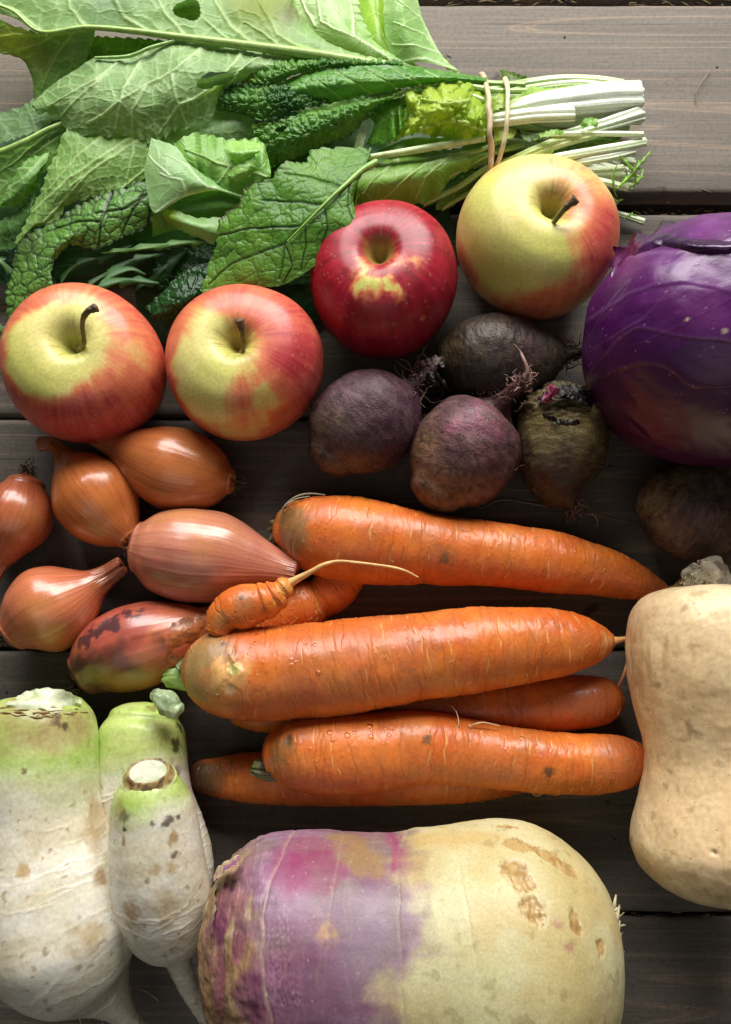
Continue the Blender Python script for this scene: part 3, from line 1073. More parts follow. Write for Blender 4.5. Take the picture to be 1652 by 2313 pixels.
# ------------------------------------------------------------------ carrots
def carrot(label, knots, seed, lift=0.0, zb=0.35, marks=46, dirt=(), dirtcol='#6b4526', hue=0.0, z=None, nu=520, ring=1.0, hairs=16, extra=None, green=None, wet=0.0, root=None, name="root_body", mk_seed=None):
    if root is None:
        cx, cy = np.mean([k[0] for k in knots]), np.mean([k[1] for k in knots])
        c = W(cx, cy, 0)
        root = thing("carrot", label, "carrot", (c[0], c[1], 0), "unpeeled carrots in the middle of the table")
    g = np.random.RandomState(seed)
    st = {}

    def marksf(D):
        if 'm' in st:
            return st['m'], st['w']
        m = np.zeros(D.s.shape)
        Lt = D.s.max()
        for k in range(marks):
            s0 = g.uniform(.06, .95) * Lt
            t0 = g.uniform(-1.5, 1.5)
            hl = g.uniform(.0015, .0068)
            w = g.uniform(.00022, .00042)
            dth = (D.th - t0 + math.pi) % (2 * math.pi) - math.pi
            a = dth * D.R
            wob = .0006 * math.sin(k * 2.1) * np.sin(a * 500 + k)
            m = np.maximum(m, np.exp(-((D.s - s0 - wob) / (w * (1.15 - np.clip(np.abs(a) / hl, 0, 1)))) ** 2) * sst(hl, hl * .5, np.abs(a)))
        st['m'] = m
        st['w'] = 0
        return m, 0

    def disp(D):
        m, _ = marksf(D)
        D.cr = ringmarks(D, int(marks * 1.6), seed + 60, .006, .026, .00022, .0004, .03, .97)
        rings = fbm(np.stack([D.s * 95, np.cos(D.th) * .9, np.sin(D.th) * .9], -1), seed, 3)
        fine = fbm(np.stack([D.s * 420, np.cos(D.th) * 2, np.sin(D.th) * 2], -1), seed + 4, 2)
        d = D.Rm * (0.035 * D.n(35, seed, 2) + 0.022 * ring * rings + 0.007 * fine) - .00030 * m
        groove = np.exp(-((rings - .05) / .06) ** 2)
        d -= .00010 * groove * ring + .00032 * D.cr
        dr = sst(.18, .05, worley2(D.s / .0028, D.th * D.R / .0028, seed)[0]) * (worley2(D.s / .0028, D.th * D.R / .0028, seed)[2] > .8)
        d += 0.00035 * dr
        if extra:
            d = d + extra(D)
        return d

    def col(D):
        m, _ = marksf(D)
        rings = fbm(np.stack([D.s * 110, np.cos(D.th) * 1.2, np.sin(D.th) * 1.2], -1), seed + 1, 3)
        c = mix(srgb('#dd7526'), srgb('#cc6020'), sst(-.5, .6, D.n(45, seed) + rings * .5))
        if hue:
            c = c * np.array([1 - hue * .25, 1 - hue * .1, 1 + hue * .6])
        c = mix(c, srgb('#df8632'), .5 * sst(.0, .8, D.n(70, seed + 6)))
        c = mix(c, srgb('#b06438'), .45 * sst(.05, .65, D.n(55, seed + 9)))
        c = mix(c, srgb('#96501f'), D.cr * .5)
        c = mix(c, srgb('#e6b068'), m * .85)
        mk = sst(.55, .85, D.ns(260, 500, seed + 12, 4))
        c = mix(c, srgb('#8a5428'), mk * .4)
        for (x, y, r, h, a, *q) in dirt:
            ax_, an_ = (q + [1.0, 0.0])[:2] if q else (1.0, 0.0)
            c = mix(c, srgb(h), a * D.blob(x, y, r, int(x) % 50, .55, soft=.5, ax=ax_, ang=an_))
        c = mix(c, srgb('#9c6a44'), .10 + .2 * sst(0, .7, D.n(90, seed + 33)))
        return c * (1 + .10 * D.n(260, seed + 3))[..., None]
    o, D = body(name, knots, M_CARROT, root, nu, 200, zb=zb, lift=lift, z=z, disp=disp, col=col,
                rgh=lambda D: np.clip(0.42 + 0.14 * D.n(60, seed + 5) + .06 * D.n(300, seed + 1), .14, .7), wide=.05)
    if hairs:
        ps = []
        ok = np.argwhere((D.N @ -DIRV > .25) & (D.t > .05) & (D.t < .95))
        for k in range(hairs):
            i, j = ok[g.randint(len(ok))]
            x, y = D.X[i, j], D.Y[i, j]
            a = g.uniform(.9, 2.2)
            pl = []
            stp = g.uniform(3, 7)
            for q in range(5):
                pl.append((x, y, .75 - .1 * q))
                a += g.normal(0, .5)
                x += math.cos(a) * stp
                y += math.sin(a) * stp
            ps.append(on_surface(D, pl, .0003))
        tubes("fine_roots", ps, M_FIBRE, root, 4, srgb('#d8a468'), .5, n=14)
    return root, D


# lowest layer first
c4, DC4 = carrot("carrot lying under the thick curled carrot, its blunt end showing on the right",
                 caps([(545, 1612, 30), (600, 1612, 44), (700, 1606, 52), (900, 1603, 58), (1100, 1598, 60), (1230, 1590, 62), (1320, 1585, 60), (1352, 1583, 55)], 25, 40), 41, zb=.3, marks=26,
                 dirt=[(1340, 1590, 55, '#b4623c', .7), (1000, 1560, 60, '#a04a24', .5)], hue=.15)
tubes("tail_root", [pxpath([(1388, 1572, .010, 6), (1398, 1550, .012, 4.5), (1408, 1528, .013, 3.5), (1416, 1500, .012, 3), (1420, 1480, .01, 2)])], M_CARROT, c4, 8, srgb('#c98a58'), .5)
c6, DC6 = carrot("dark-shouldered carrot lying under the glossy front carrot",
                 caps([(456, 1755, 36), (500, 1756, 44), (560, 1756, 54), (640, 1757, 59), (800, 1757, 61), (950, 1757, 60), (1060, 1762, 50), (1130, 1770, 32), (1180, 1778, 12)], 22, 14), 42, zb=.3, marks=26,
                 dirt=[(450, 1755, 42, '#3d3828', .9), (490, 1750, 30, '#5a5236', .6), (700, 1790, 60, '#b05a24', .4)], hue=.1)
# C3 short stub behind
c3, DC3 = carrot("short ribbed carrot half hidden behind the curled carrot's small second root",
                 caps([(560, 1405, 44), (610, 1395, 50), (650, 1382, 53), (690, 1366, 56), (712, 1358, 50), (722, 1352, 46), (750, 1335, 52), (775, 1305, 50), (800, 1268, 42), (820, 1225, 30)], 14, 12), 43, zb=.4, marks=14, nu=360,
                 ring=1.3, dirt=[(740, 1340, 40, '#d9701c', .4)])
c1, DC1 = carrot("long straight carrot highest of the carrots, its tip reaching the squash stem",
                 caps([(668, 1192, 62), (690, 1200, 80), (730, 1210, 92), (780, 1217, 96), (850, 1227, 92), (930, 1236, 84), (1050, 1247, 77), (1200, 1264, 70), (1300, 1279, 63), (1390, 1301, 51), (1450, 1320, 38), (1490, 1332, 22), (1508, 1334, 9)], 24, 5),
                 44, zb=.4, marks=34, nu=620,
                 dirt=[(655, 1190, 50, '#7d6a44', .75), (650, 1225, 36, '#5f5636', .5), (645, 1165, 22, '#4a4228', .6), (1006, 1262, 12, '#5a3a18', .9), (1480, 1310, 30, '#a35a34', .5)])
tubes("tail_root", [pxpath([(1500, 1334, .012, 8), (1522, 1328, .013, 6), (1538, 1314, .016, 6), (1552, 1298, .02, 5), (1560, 1286, .024, 5)])], M_CARROT, c1, 8, srgb('#b9a070'), .5)
zt = .018
g_ = np.random.RandomState(3)
st_ = [pxpath([(648, 1180, zt, 12), (628, 1186 + dy, zt + .003, 8), (612 - dx, 1192 + dy * 2, zt + .002, 5)]) for dx, dy in ((0, -6), (6, 3), (-4, 10), (-8, 22), (2, 14), (-12, -12))]
tubes("leaf_stub", st_, M_WOODY, c1, 7, [srgb(h) for h in ['#6b6a3c', '#4a4228', '#8a8a5c', '#3a3424', '#6e6a4a', '#2e2a1e']], .7, n=10)
tubes("dry_stalk", [pxpath([(628, 1190, .02, 3), (630, 1170, .024, 3.4), (645, 1142, .028, 3), (670, 1122, .03, 2.6), (700, 1115, .031, 2), (735, 1118, .031, 1.2)]),
                    pxpath([(650, 1195, .018, 2), (640, 1150, .03, 2), (668, 1128, .032, 1.6), (700, 1121, .032, 1)])], M_FIBRE, c1, 5, srgb('#9a9478'), .6, n=24)


# thick curled carrot, resting on the one below
def scar(D):
    return .0016 * D.blob(522, 1522, 26, 3, .5) - .0012 * D.blob(526, 1512, 14, 4, .5)


c2, DC2 = carrot("thickest carrot with a small second root curling over its shoulder and green stalk stub",
                 caps([(480, 1512, 90), (500, 1514, 100), (545, 1518, 105), (600, 1520, 106), (750, 1509, 106), (900, 1488, 101), (1050, 1470, 96), (1180, 1458, 87), (1260, 1452, 77), (1320, 1450, 60), (1355, 1450, 40), (1378, 1449, 20)], 22, 6),
                 45, zb=.45, lift=.014, marks=52, nu=640, extra=scar,
                 dirt=[(458, 1480, 60, '#8a7a4c', .8), (458, 1540, 55, '#93804f', .65), (480, 1420, 36, '#8a7a4c', .6), (522, 1520, 40, '#e3ab66', 1), (528, 1514, 14, '#9aa050', .9), (516, 1486, 16, '#8f5c2c', .8), (522, 1556, 12, '#e8c490', .8),
                       (690, 1560, 120, '#a8602e', .3), (1370, 1450, 20, '#d09a5c', .6), (505, 1455, 6, '#2a221c', .9)])
tubes("tail_root", [pxpath([(1372, 1449, .030, 16), (1390, 1447, .030, 9), (1406, 1444, .029, 6), (1425, 1441, .027, 5)])], M_CARROT, c2, 10, srgb('#d9a868'), .5)
# neck and knob
_, DK = carrot("", caps([(492, 1425, 30), (502, 1400, 40), (522, 1382, 48), (552, 1371, 51), (580, 1363, 45), (592, 1360, 41), (600, 1357, 44), (610, 1352, 40), (617, 1348, 35), (624, 1343, 37), (630, 1339, 31), (636, 1332, 23), (644, 1326, 25), (650, 1321, 21), (656, 1317, 13)], 16, 4),
               46, z=.046, marks=6, nu=260, ring=.8, hairs=2, root=c2, name="curled_root", dirt=[(550, 1355, 22, '#a06a3c', .7), (545, 1350, 6, '#4a3018', .8), (500, 1400, 20, '#9a7a48', .5), (648, 1325, 22, '#e0a850', .6)])
tubes("tail_root", [pxpath([(650, 1320, .046, 12), (668, 1310, .048, 8.5), (700, 1293, .052, 6), (730, 1276, .054, 4.5), (762, 1268, .054, 3.6), (800, 1270, .0535, 3.2), (850, 1276, .052, 3), (890, 1282, .051, 3), (920, 1291, .050, 2.6), (945, 1304, .049, 1.6)])],
      M_CARROT, c2, 10, srgb('#e3b878'), .5, n=60, label="long pale whip-like root tip")
# green petiole stump
kn = caps([(374, 1526, 26), (388, 1524, 29), (410, 1526, 31), (430, 1532, 30), (450, 1537, 26)], 5, 6)
body("stalk_stub", kn, M_STALK, c2, 60, 60, z=.026, disp=lambda D: .0009 * fbm(np.stack([np.cos(D.th) * 3, np.sin(D.th) * 3, D.s * 60], -1), 3, 3),
     col=lambda D: mix(srgb('#93b45c'), srgb('#b4ce8c'), sst(-.4, .5, D.n(260, 3))), rgh=.5)
patch("stalk_stub", [[(400, 1497, 2.9), (425, 1491, 3.4), (448, 1500, 3.4)], [(402, 1510, 3.6), (428, 1508, 4.0), (450, 1520, 3.8)], [(420, 1520, 3.8), (440, 1530, 3.9), (452, 1540, 3.6)]], M_STALK, c2, 40, 30, disp=lambda D: .0009 * fbm(D.P * 260, 5, 3),
      col=lambda D: mix(srgb('#7d8a5c'), srgb('#55583a'), sst(-.2, .5, D.n(300, 4))), rgh=.6, seed=4, serr=(1, 1), label="grey withered stub beside the green one")
# front carrot on top of the lowest one


def scar5(D):
    return -.0008 * D.blob(651, 1676, 13, 2, .3, ax=.7)


c5, DC5 = carrot("glossy front carrot lying on top of the dark-shouldered carrot, its tip touching the squash",
                 caps([(642, 1702, 62), (665, 1704, 78), (705, 1705, 87), (760, 1704, 92), (850, 1697, 88), (950, 1690, 82), (1050, 1697, 74), (1150, 1712, 72), (1250, 1722, 68), (1340, 1724, 65), (1400, 1722, 60), (1432, 1722, 48)], 26, 20),
                 47, zb=.4, lift=.012, marks=44, nu=600, extra=scar5,
                 dirt=[(651, 1676, 17, '#4f4838', .9, .6, 0), (632, 1700, 40, '#7a6236', .6), (965, 1672, 10, '#5a3a20', .8), (1240, 1743, 12, '#3a2c1c', .8), (1110, 1715, 70, '#b05a30', .4), (1400, 1700, 50, '#b86438', .5)])
body("stalk_stub", caps([(575, 1733, 16), (590, 1735, 20), (605, 1735, 26), (622, 1730, 32), (640, 1725, 34)], 4, 4), M_WOODY, c5, 70, 60, z=.030,
     disp=lambda D: .0014 * fbm(np.stack([np.cos(D.th) * 4, np.sin(D.th) * 4, D.s * 90], -1), 5, 3),
     col=lambda D: mix(mix(srgb('#7d7a5c'), srgb('#4a4232'), sst(-.3, .4, D.n(300, 2))), srgb('#7a9448'), D.blob(568, 1728, 14, 1, .3)), rgh=.6)
tubes("fine_roots", [pxpath([(1190, 1765, .03, 2.2), (1200, 1785, .026, 2.2), (1212, 1797, .022, 2), (1235, 1788, .02, 1.4)]), pxpath([(1110, 1750, .04, 1.5), (1140, 1760, .039, 1.8), (1172, 1768, .036, 1.2)]),
                     pxpath([(1010, 1648, .04, 1.5), (1035, 1640, .041, 1.6), (1032, 1610, .04, 1.2), (1020, 1595, .038, 1)]), pxpath([(1060, 1640, .04, 1.8), (1090, 1632, .04, 1.8), (1130, 1640, .039, 1)])],
      M_FIBRE, c5, 5, srgb('#d9b88a'), .5, n=24)


# ------------------------------------------------------------------ white radishes (daikon)
def daikon(label, knots, seed, gy, stains=(), z=None, lift=0., zb=.8, nu=420, relief=None, cut=None):
    cx, cy = np.mean([k[0] for k in knots]), np.mean([k[1] for k in knots])
    c = W(cx, cy, 0)
    root = thing("white_radish", label, "white radish", (c[0], c[1], 0), "green-shouldered white radishes")

    def disp(D):
        lines = fbm(np.stack([D.s * 160, np.cos(D.th) * 1.3, np.sin(D.th) * 1.3], -1), seed, 3)
        gr = np.exp(-((lines - .1) / .05) ** 2) * sst(.15, .4, D.t)
        gr2 = np.exp(-((lines + .35) / .05) ** 2) * sst(.3, .5, D.t)
        D.gr = ringmarks(D, 46, seed, .008, .035, .0003, .0006, .3, .93)
        d = D.Rm * .018 * D.n(35, seed, 2) + D.Rm * .004 * lines + .00024 * D.gr + .00015 * D.n(200, seed + 1, 3)
        if relief:
            d = d + relief(D)
        return d

    def col(D):
        c = mix(srgb('#e4dfcf'), srgb('#d8cfb4'), sst(-.4, .7, D.n(50, seed)))
        g = sst(gy[1], gy[0], D.Y + 38 * D.n(60, seed + 2)) 
        green = mix(srgb('#a3bf50'), srgb('#bccc78'), sst(-.3, .6, D.n(70, seed + 4)))
        c = mix(c, green, g * .95)
        st = sst(.15, .8, D.n(60, seed + 7)) * sst(-.4, .5, D.n(260, seed + 8))
        c = mix(c, srgb('#b8a274'), st * .6)
        c = mix(c, srgb('#c9b48a'), .35 * sst(.05, .25, D.gr) * sst(.7, .3, D.gr))
        c = mix(c, srgb('#faf6ec'), D.gr * .5)
        c = mix(c, srgb('#c9b88c'), .3 * sst(.1, .6, D.ns(160, 25, seed + 17)))
        c = mix(c, srgb('#96784c'), .6 * sst(.6, .75, D.n(330, seed + 9)) * (1 - g * .5))
        for (x, y, r, h, a, *q) in stains:
            ax_, an_ = q if q else (1.0, 0.0)
            c = mix(c, srgb(h), a * D.blob(x, y, r, int(x + y) % 40, .7, soft=.5, ax=ax_, ang=an_))
        return c
    o, D = body("root_body", knots, M_DAIKON, root, nu, 240, zb=zb, lift=lift, z=z, disp=disp, col=col,
                rgh=lambda D: .42 + .08 * D.n(90, seed), wide=.06, sm=.012)
    return root, D


da, DA = daikon("biggest white radish, filling the lower left corner with its shoulder under the torn shallot",
                caps([(85, 1592, 100, .044), (85, 1620, 122, .045), (85, 1680, 133, .046), (88, 1750, 134, .047), (95, 1830, 134, .047), (108, 1910, 150, .046), (125, 1990, 170, .046), (140, 2060, 180, .046), (155, 2120, 176, .046),
                      (184, 2172, 142, .042), (216, 2214, 100, .036), (244, 2246, 60, .035), (270, 2276, 36, .033), (292, 2305, 27, .030), (330, 2350, 20, .026), (360, 2400, 10, .02)], 20, 5), 51, (1700, 1830),
                [(140, 1640, 45, '#b09a66', .7), (60, 1610, 60, '#9a8050', .6), (190, 1640, 30, '#a88f60', .6), (130, 1625, 14, '#5a4028', .8), (150, 1640, 9, '#3d2c1c', .8),
                 (225, 1980, 26, '#a07c50', .8, .6, 0), (215, 1850, 50, '#a8885a', .6, .5, 0), (200, 2120, 40, '#b89a66', .6), (50, 1965, 14, '#b8955a', .8), (55, 1745, 6, '#6a5030', .8)])
# cut crown
cx_ = [16, 45, 80, 115, 150, 184]
r3_ = [1598, 1606, 1611, 1612, 1607, 1598]
z3_ = surf_patch(DA, cx_, r3_, -.0004)
r2_ = [1592, 1586, 1582, 1580, 1583, 1590]
z2_ = surf_patch(DA, cx_, r2_, .0030)
patch("cut_crown", [[(14, 1590, z2_[0] - .3), (50, 1568, 6.0), (85, 1557, 6.2), (118, 1555, 6.2), (155, 1563, 6.0), (186, 1582, z2_[5] - .3)],
                    list(zip(cx_, r2_, z2_)), list(zip(cx_, r3_, z3_))], M_DAIKON, da, 80, 40, disp=lambda D: .0006 * fbm(D.P * 120, 3, 4),
      col=lambda D: mix(mix(srgb('#d5dab8'), srgb('#b9cc7c'), sst(-.2, .5, D.n(90, 3))), srgb('#93a860'), sst(.2, .5, D.n(300, 5)) * .6), seed=2, serr=(1, 1), ser_amp=3, ser_per=22)
g_ = np.random.RandomState(8)
cr = []
for k in range(34):
    x = g_.uniform(2, 196)
    y = 1606 + 10 * math.sin((x - 10) / 180 * math.pi) + g_.normal(0, 5)
    l = g_.uniform(5, 16)
    cr.append(on_surface(DA, [(x - l, y - g_.normal(0, 2), .5), (x, y, g_.uniform(1.2, 3)), (x + l, y + g_.normal(0, 2), .5)], .0002))
tubes("crown_scales", cr, M_FIBRE, da, 5, [srgb(h) for h in ['#a08a5c', '#8a7248', '#b4a070', '#6a5434'] * 9], .8, n=8)
tubes("fine_roots", [pxpath([(105, 2262, .03, 1.8), (110, 2275, .024, 1.4), (108, 2290, .02, .9)]), pxpath([(120, 2268, .03, 1.6), (124, 2285, .022, 1)]), pxpath([(178, 2290, .02, 1.6), (184, 2318, .014, 1)]),
                     pxpath([(222, 2285, .02, 1.6), (240, 2330, .012, 1)]), pxpath([(292, 2232, .016, 1.2), (320, 2236, .014, 1.2), (345, 2250, .012, 1), (358, 2262, .01, .8)])], M_FIBRE, da, 5, srgb('#c9bb98'), .6)

db, DB = daikon("medium white radish lying underneath the smallest one, with an uncut green nub",
                caps([(325, 1625, 78, .030), (322, 1650, 93, .031), (320, 1700, 99, .032), (322, 1760, 102, .032), (335, 1830, 104, .032), (362, 1900, 104, .032), (385, 1960, 98, .031), (400, 2010, 80, .028), (408, 2045, 50, .022)], 40, 20), 52, (1700, 1790),
                [(400, 1680, 16, '#3d2c1c', .9, 1.0, 0), (408, 1640, 12, '#2a1f16', .9, 1, 0), (395, 1760, 26, '#7a5c38', .7, .5, 0), (345, 1600, 14, '#6a5030', .6), (270, 1660, 60, '#b4c86a', .4), (345, 1640, 12, '#c9d29a', .6)])
body("leaf_nub", caps([(350, 1568, 14), (365, 1578, 22), (385, 1592, 26), (402, 1604, 20)], 6, 8), M_STALK, db, 60, 50, z=.054,
     disp=lambda D: .0014 * D.n(180, 3, 3), col=lambda D: mix(mix(srgb('#93a67c'), srgb('#a8ba8c'), sst(-.3, .4, D.n(200, 2))), srgb('#4a3c28'), .7 * sst(.1, .5, D.n(170, 8))), rgh=.45)

dc, DCc = daikon("smallest white radish with round white cut top and thin root, lying on another radish",
                 caps([(335, 1763, 62, .070), (336, 1780, 76, .069), (342, 1815, 90, .067), (348, 1860, 98, .065), (353, 1920, 104, .063), (360, 1980, 108, .060), (372, 2040, 106, .055), (384, 2090, 92, .049), (394, 2125, 66, .042),
                       (398, 2150, 42, .040), (404, 2170, 29, .038), (415, 2200, 25, .036), (432, 2240, 21, .032), (458, 2285, 18, .026), (490, 2330, 15, .02), (520, 2370, 10, .015)], 8, 4), 53, (1800, 1880),
                 [(280, 1850, 16, '#3a2a1a', .7, 1, 0), (282, 1875, 6, '#1f1812', .95), (280, 1900, 9, '#9a7448', .8, .6, 0), (392, 1895, 15, '#a8875c', .85, .6, 0), (345, 1862, 7, '#4a3822', .8), (380, 1853, 9, '#2f2418', .8, 2.4, .5), (405, 1845, 5, '#2f2418', .8, 1, 0),
                  (395, 1933, 7, '#5a3c28', .8, 1.5, .5), (350, 1965, 12, '#a98a5c', .7), (333, 1992, 6, '#7a5a36', .8), (388, 1965, 12, '#b4955f', .7), (375, 2058, 36, '#b79a68', .6), (300, 2060, 22, '#b08c5c', .7), (270, 1830, 30, '#9a8050', .5, .5, 0)])
# round cut face: pale disc with a corky rim
zc = .0735
pc = W(335, 1743, zc)
m_ = mpp(335, 1743, zc)
nrm = unit(np.array([0.0, .88, .55]))
e1 = np.array([1.0, 0, 0])
e2 = np.cross(nrm, e1)
rr_ = np.concatenate([np.linspace(.002, .86, 24), np.linspace(.9, 1.32, 16)])
aa_ = np.linspace(0, 2 * math.pi, 120, endpoint=False)
RR, AA = np.meshgrid(rr_, aa_, indexing='ij')
hh = -.0035 * sst(.95, 1.4, RR) + .0006 * sst(.86, .95, RR) * sst(1.1, 1.0, RR)
Gc = pc + (RR * 47 * m_)[..., None] * (e1 * np.cos(AA)[..., None] + e2 * np.sin(AA)[..., None] * .95) + nrm * hh[..., None]
Gc += nrm * (.0006 * fbm(Gc * 500, 2, 3) * sst(.8, 1, RR))[..., None]
rimc = mix(mix(srgb('#cfcfba'), srgb('#b2b896'), sst(-.3, .5, fbm(Gc * 220, 8, 4)) * sst(0, .9, RR)), mix(srgb('#6b5232'), srgb('#a08a58'), sst(-.3, .3, fbm(Gc * 350, 3, 3))), sst(.86, .93, RR))
rimc = mix(rimc, srgb('#c2cb88'), sst(1.16, 1.3, RR))
obj("cut_top", Gc, gridF(40, 120, True)[:, ::-1], M_DAIKON, dc, rimc.reshape(-1, 3), .4, "round white cut face with brown rim")

# ------------------------------------------------------------------ swede
sw = thing("swede", "huge purple and cream swede at the bottom edge of the table", "swede", tuple(W(930, 2150, 0)[:2]) + (0,))


def sw_disp(D):
    band = fbm(np.stack([D.s * 60, np.cos(D.th) * 1.0, np.sin(D.th) * 1.0], -1), 3, 3)
    wob = 10 * D.n(40, 4) + 4 * D.n(200, 5)
    gr = .5 * np.exp(-((D.X - 905 - 14 * D.n(20, 4) - wob) / 4) ** 2) * sst(-.5, .2, D.n(60, 31)) + .8 * np.exp(-((D.X - 596 - (D.Y - 2150) ** 2 * .0009 - wob) / 4) ** 2) + .35 * np.exp(-((D.X - 772 + (D.Y - 1900) * .16) / 4) ** 2) * (D.Y < 2120)
    gr += .3 * np.exp(-((D.X - 1025 - (D.Y - 1900) * .18 - wob) / 4) ** 2) * (D.Y < 2200)
    D.gr = gr
    f1, f2, ci = worley2(D.s / .0017, D.th * D.R / .0017, 3)
    peb = sst(.45, .1, f1) * (D.blob(632, 2140, 46, 3, .5, soft=.4, ax=.7) + D.blob(640, 2230, 60, 5, .5, soft=.4, ax=.7))
    scl = sst(612, 585, D.X) * (.0003 * D.ns(900, 160, 9, 4) + .0009 * D.n(170, 2))
    sc = sum(D.blob(x, y, r, i + 1, .55, soft=.3, ax=a, ang=g) for i, (x, y, r, a, g) in enumerate(SCARS))
    D.sc = np.clip(sc, 0, 1)
    return D.Rm * (.012 * band + .02 * D.n(14, 4, 3)) - .0006 * gr + .0004 * peb + scl - .0006 * D.sc + .0004 * D.sc * D.n(600, 5) + .0001 * D.n(250, 6)


SCARS = [(1172, 1908, 24, 1.2, -.2), (1248, 1938, 19, 3.6, -.58), (1155, 1962, 26, 1.0, 0), (1180, 1990, 22, 1.0, -.7), (1200, 2045, 20, 1.0, -.5), (1215, 2072, 18, 1.2, -.5), (1298, 2082, 26, .55, 0), (1357, 2145, 18, .6, 0), (1145, 1862, 10, 2.5, -.2)]


def sw_col(D):
    n1, n2 = D.n(28, 2), D.n(80, 3)
    cream = mix(srgb('#c2b07a'), srgb('#ccc498'), sst(-.4, .6, n1))
    cream = mix(cream, srgb('#c4a463'), .5 * sst(.0, .7, D.n(45, 8)))
    cream = mix(cream, srgb('#c2c07a'), .3 * sst(.0, .7, D.n(60, 18)))
    pur = mix(srgb('#87566f'), srgb('#927086'), sst(-.5, .5, n1 + .3 * D.ns(30, 300, 4)))
    pur = mix(pur, srgb('#85786a'), .7 * sst(-.1, .6, D.n(38, 12)))
    pur = pur * (1 + .22 * D.ns(60, 420, 24) + .15 * D.n(240, 25))[..., None]
    pur = mix(pur, srgb('#9c829c'), .5 * D.blob(820, 2080, 120, 3, .6))
    pur = mix(pur, srgb('#6e4a5e'), .5 * D.blob(720, 2250, 110, 5, .6))
    xb = np.interp(D.Y, [1850, 1980, 2080, 2160, 2230, 2313, 2400], [925, 925, 945, 960, 860, 900, 930]) + 26 * D.n(55, 6) + 20 * D.ns(20, 200, 7)
    c = mix(pur, cream, sst(-55, 55, D.X - xb + 34 * D.n(150, 26)))
    c = mix(c, srgb('#8d3a5e'), .6 * D.blob(710, 1965, 62, 7, .25, soft=.12, ax=1.15, ang=.0))
    c = mix(c, srgb('#93406a'), .6 * D.blob(655, 1975, 52, 8, .5, soft=.3))
    c = mix(c, srgb('#8d3a60'), .6 * D.blob(700, 1915, 55, 9, .4, soft=.4, ax=1.6))
    c = mix(c, srgb('#93386a'), .75 * np.exp(-((D.X - 893) / 26) ** 2) * sst(2040, 1940, D.Y + 60 * D.n(120, 41)) * sst(-.5, .3, D.ns(200, 60, 42)))
    c = mix(c, srgb('#95784e'), .85 * D.blob(810, 1935, 52, 12, .5, soft=.35) + .75 * D.blob(790, 1880, 40, 13, .5, soft=.4))
    cork = sst(30, -40, D.X - (586 + 50 * D.n(60, 4)) + np.clip(D.Y - 2200, 0, 200) * .15)
    corkc = mix(srgb('#957550'), srgb('#ab9872'), sst(-.2, .6, D.n(90, 14)))
    corkc = mix(corkc, srgb('#7d4058'), .75 * sst(.05, .4, D.ns(160, 40, 15)))
    corkc = corkc * (1 + .18 * D.ns(900, 120, 9, 4) + .3 * D.n(260, 29))[..., None]
    c = mix(c, corkc, cork * .92)
    c = mix(c, srgb('#4a1f48'), .9 * D.blob(527, 2000, 16, 2, .2, soft=.3, ax=.55))
    c = mix(c, srgb('#6a3350'), .8 * D.blob(500, 2100, 40, 21, .4, soft=.3, ax=.4) + .8 * D.blob(560, 2250, 60, 22, .5, soft=.4, ax=.7))
    c = mix(c, srgb('#cfbf93'), .3 * np.clip(D.gr, 0, 1))
    c = mix(c, srgb('#b5a77c'), .14 * ringmarks(D, 60, 77, .01, .05, .0003, .0007, .1, .95))
    c = mix(c, srgb('#93804e'), .4 * sst(.45, .7, D.n(200, 43)) * sst(900, 1000, D.X))
    brown = mix(srgb('#a5834e'), srgb('#bd9e68'), sst(-.2, .3, D.n(300, 16)))
    c = mix(c, brown, D.sc)
    rim = sst(.35, .55, D.sc) * sst(.75, .55, D.sc)
    c = mix(c, srgb('#8a6230'), rim * .6)
    c = mix(c, srgb('#a04466'), .5 * (D.blob(1262, 2090, 12, 31, .8) + D.blob(1285, 2140, 12, 32, .8)))
    c = mix(c, srgb('#a08050'), .5 * D.blob(1370, 2250, 60, 33, .7) + .4 * D.blob(1350, 2060, 60, 34, .7) + .35 * D.blob(950, 1950, 40, 35, .7))
    c = mix(c, srgb('#c7a06a'), .7 * D.blob(740, 2110, 20, 36, .8))
    f1, f2, ci = worley2(D.s / .0048, D.th * D.R / .0048, 5)
    c = mix(c, srgb('#d9c9a0'), .3 * sst(.12, .04, f1) * (ci > .7) * (D.X < 930))
    return c


SWK = [(462, 2135, .5), (463, 2135, 34), (467, 2135, 76), (477, 2136, 122), (497, 2138, 165), (530, 2140, 203), (580, 2143, 236), (640, 2148, 252), (740, 2152, 260), (840, 2155, 258), (900, 2158, 260),
       (970, 2160, 275), (1050, 2163, 294), (1130, 2163, 301), (1210, 2162, 288), (1270, 2160, 258), (1323, 2158, 214), (1357, 2155, 166), (1374, 2150, 122), (1383, 2150, 78), (1387, 2150, 35), (1388, 2150, .5)]
swo, DS = body("root_body", SWK,
               M_SWEDE, sw, 700, 420, z=.060, disp=sw_disp, col=sw_col, rgh=lambda D: np.clip(.44 + .1 * D.n(60, 3) - .08 * D.sc, .25, .7), straight=True)
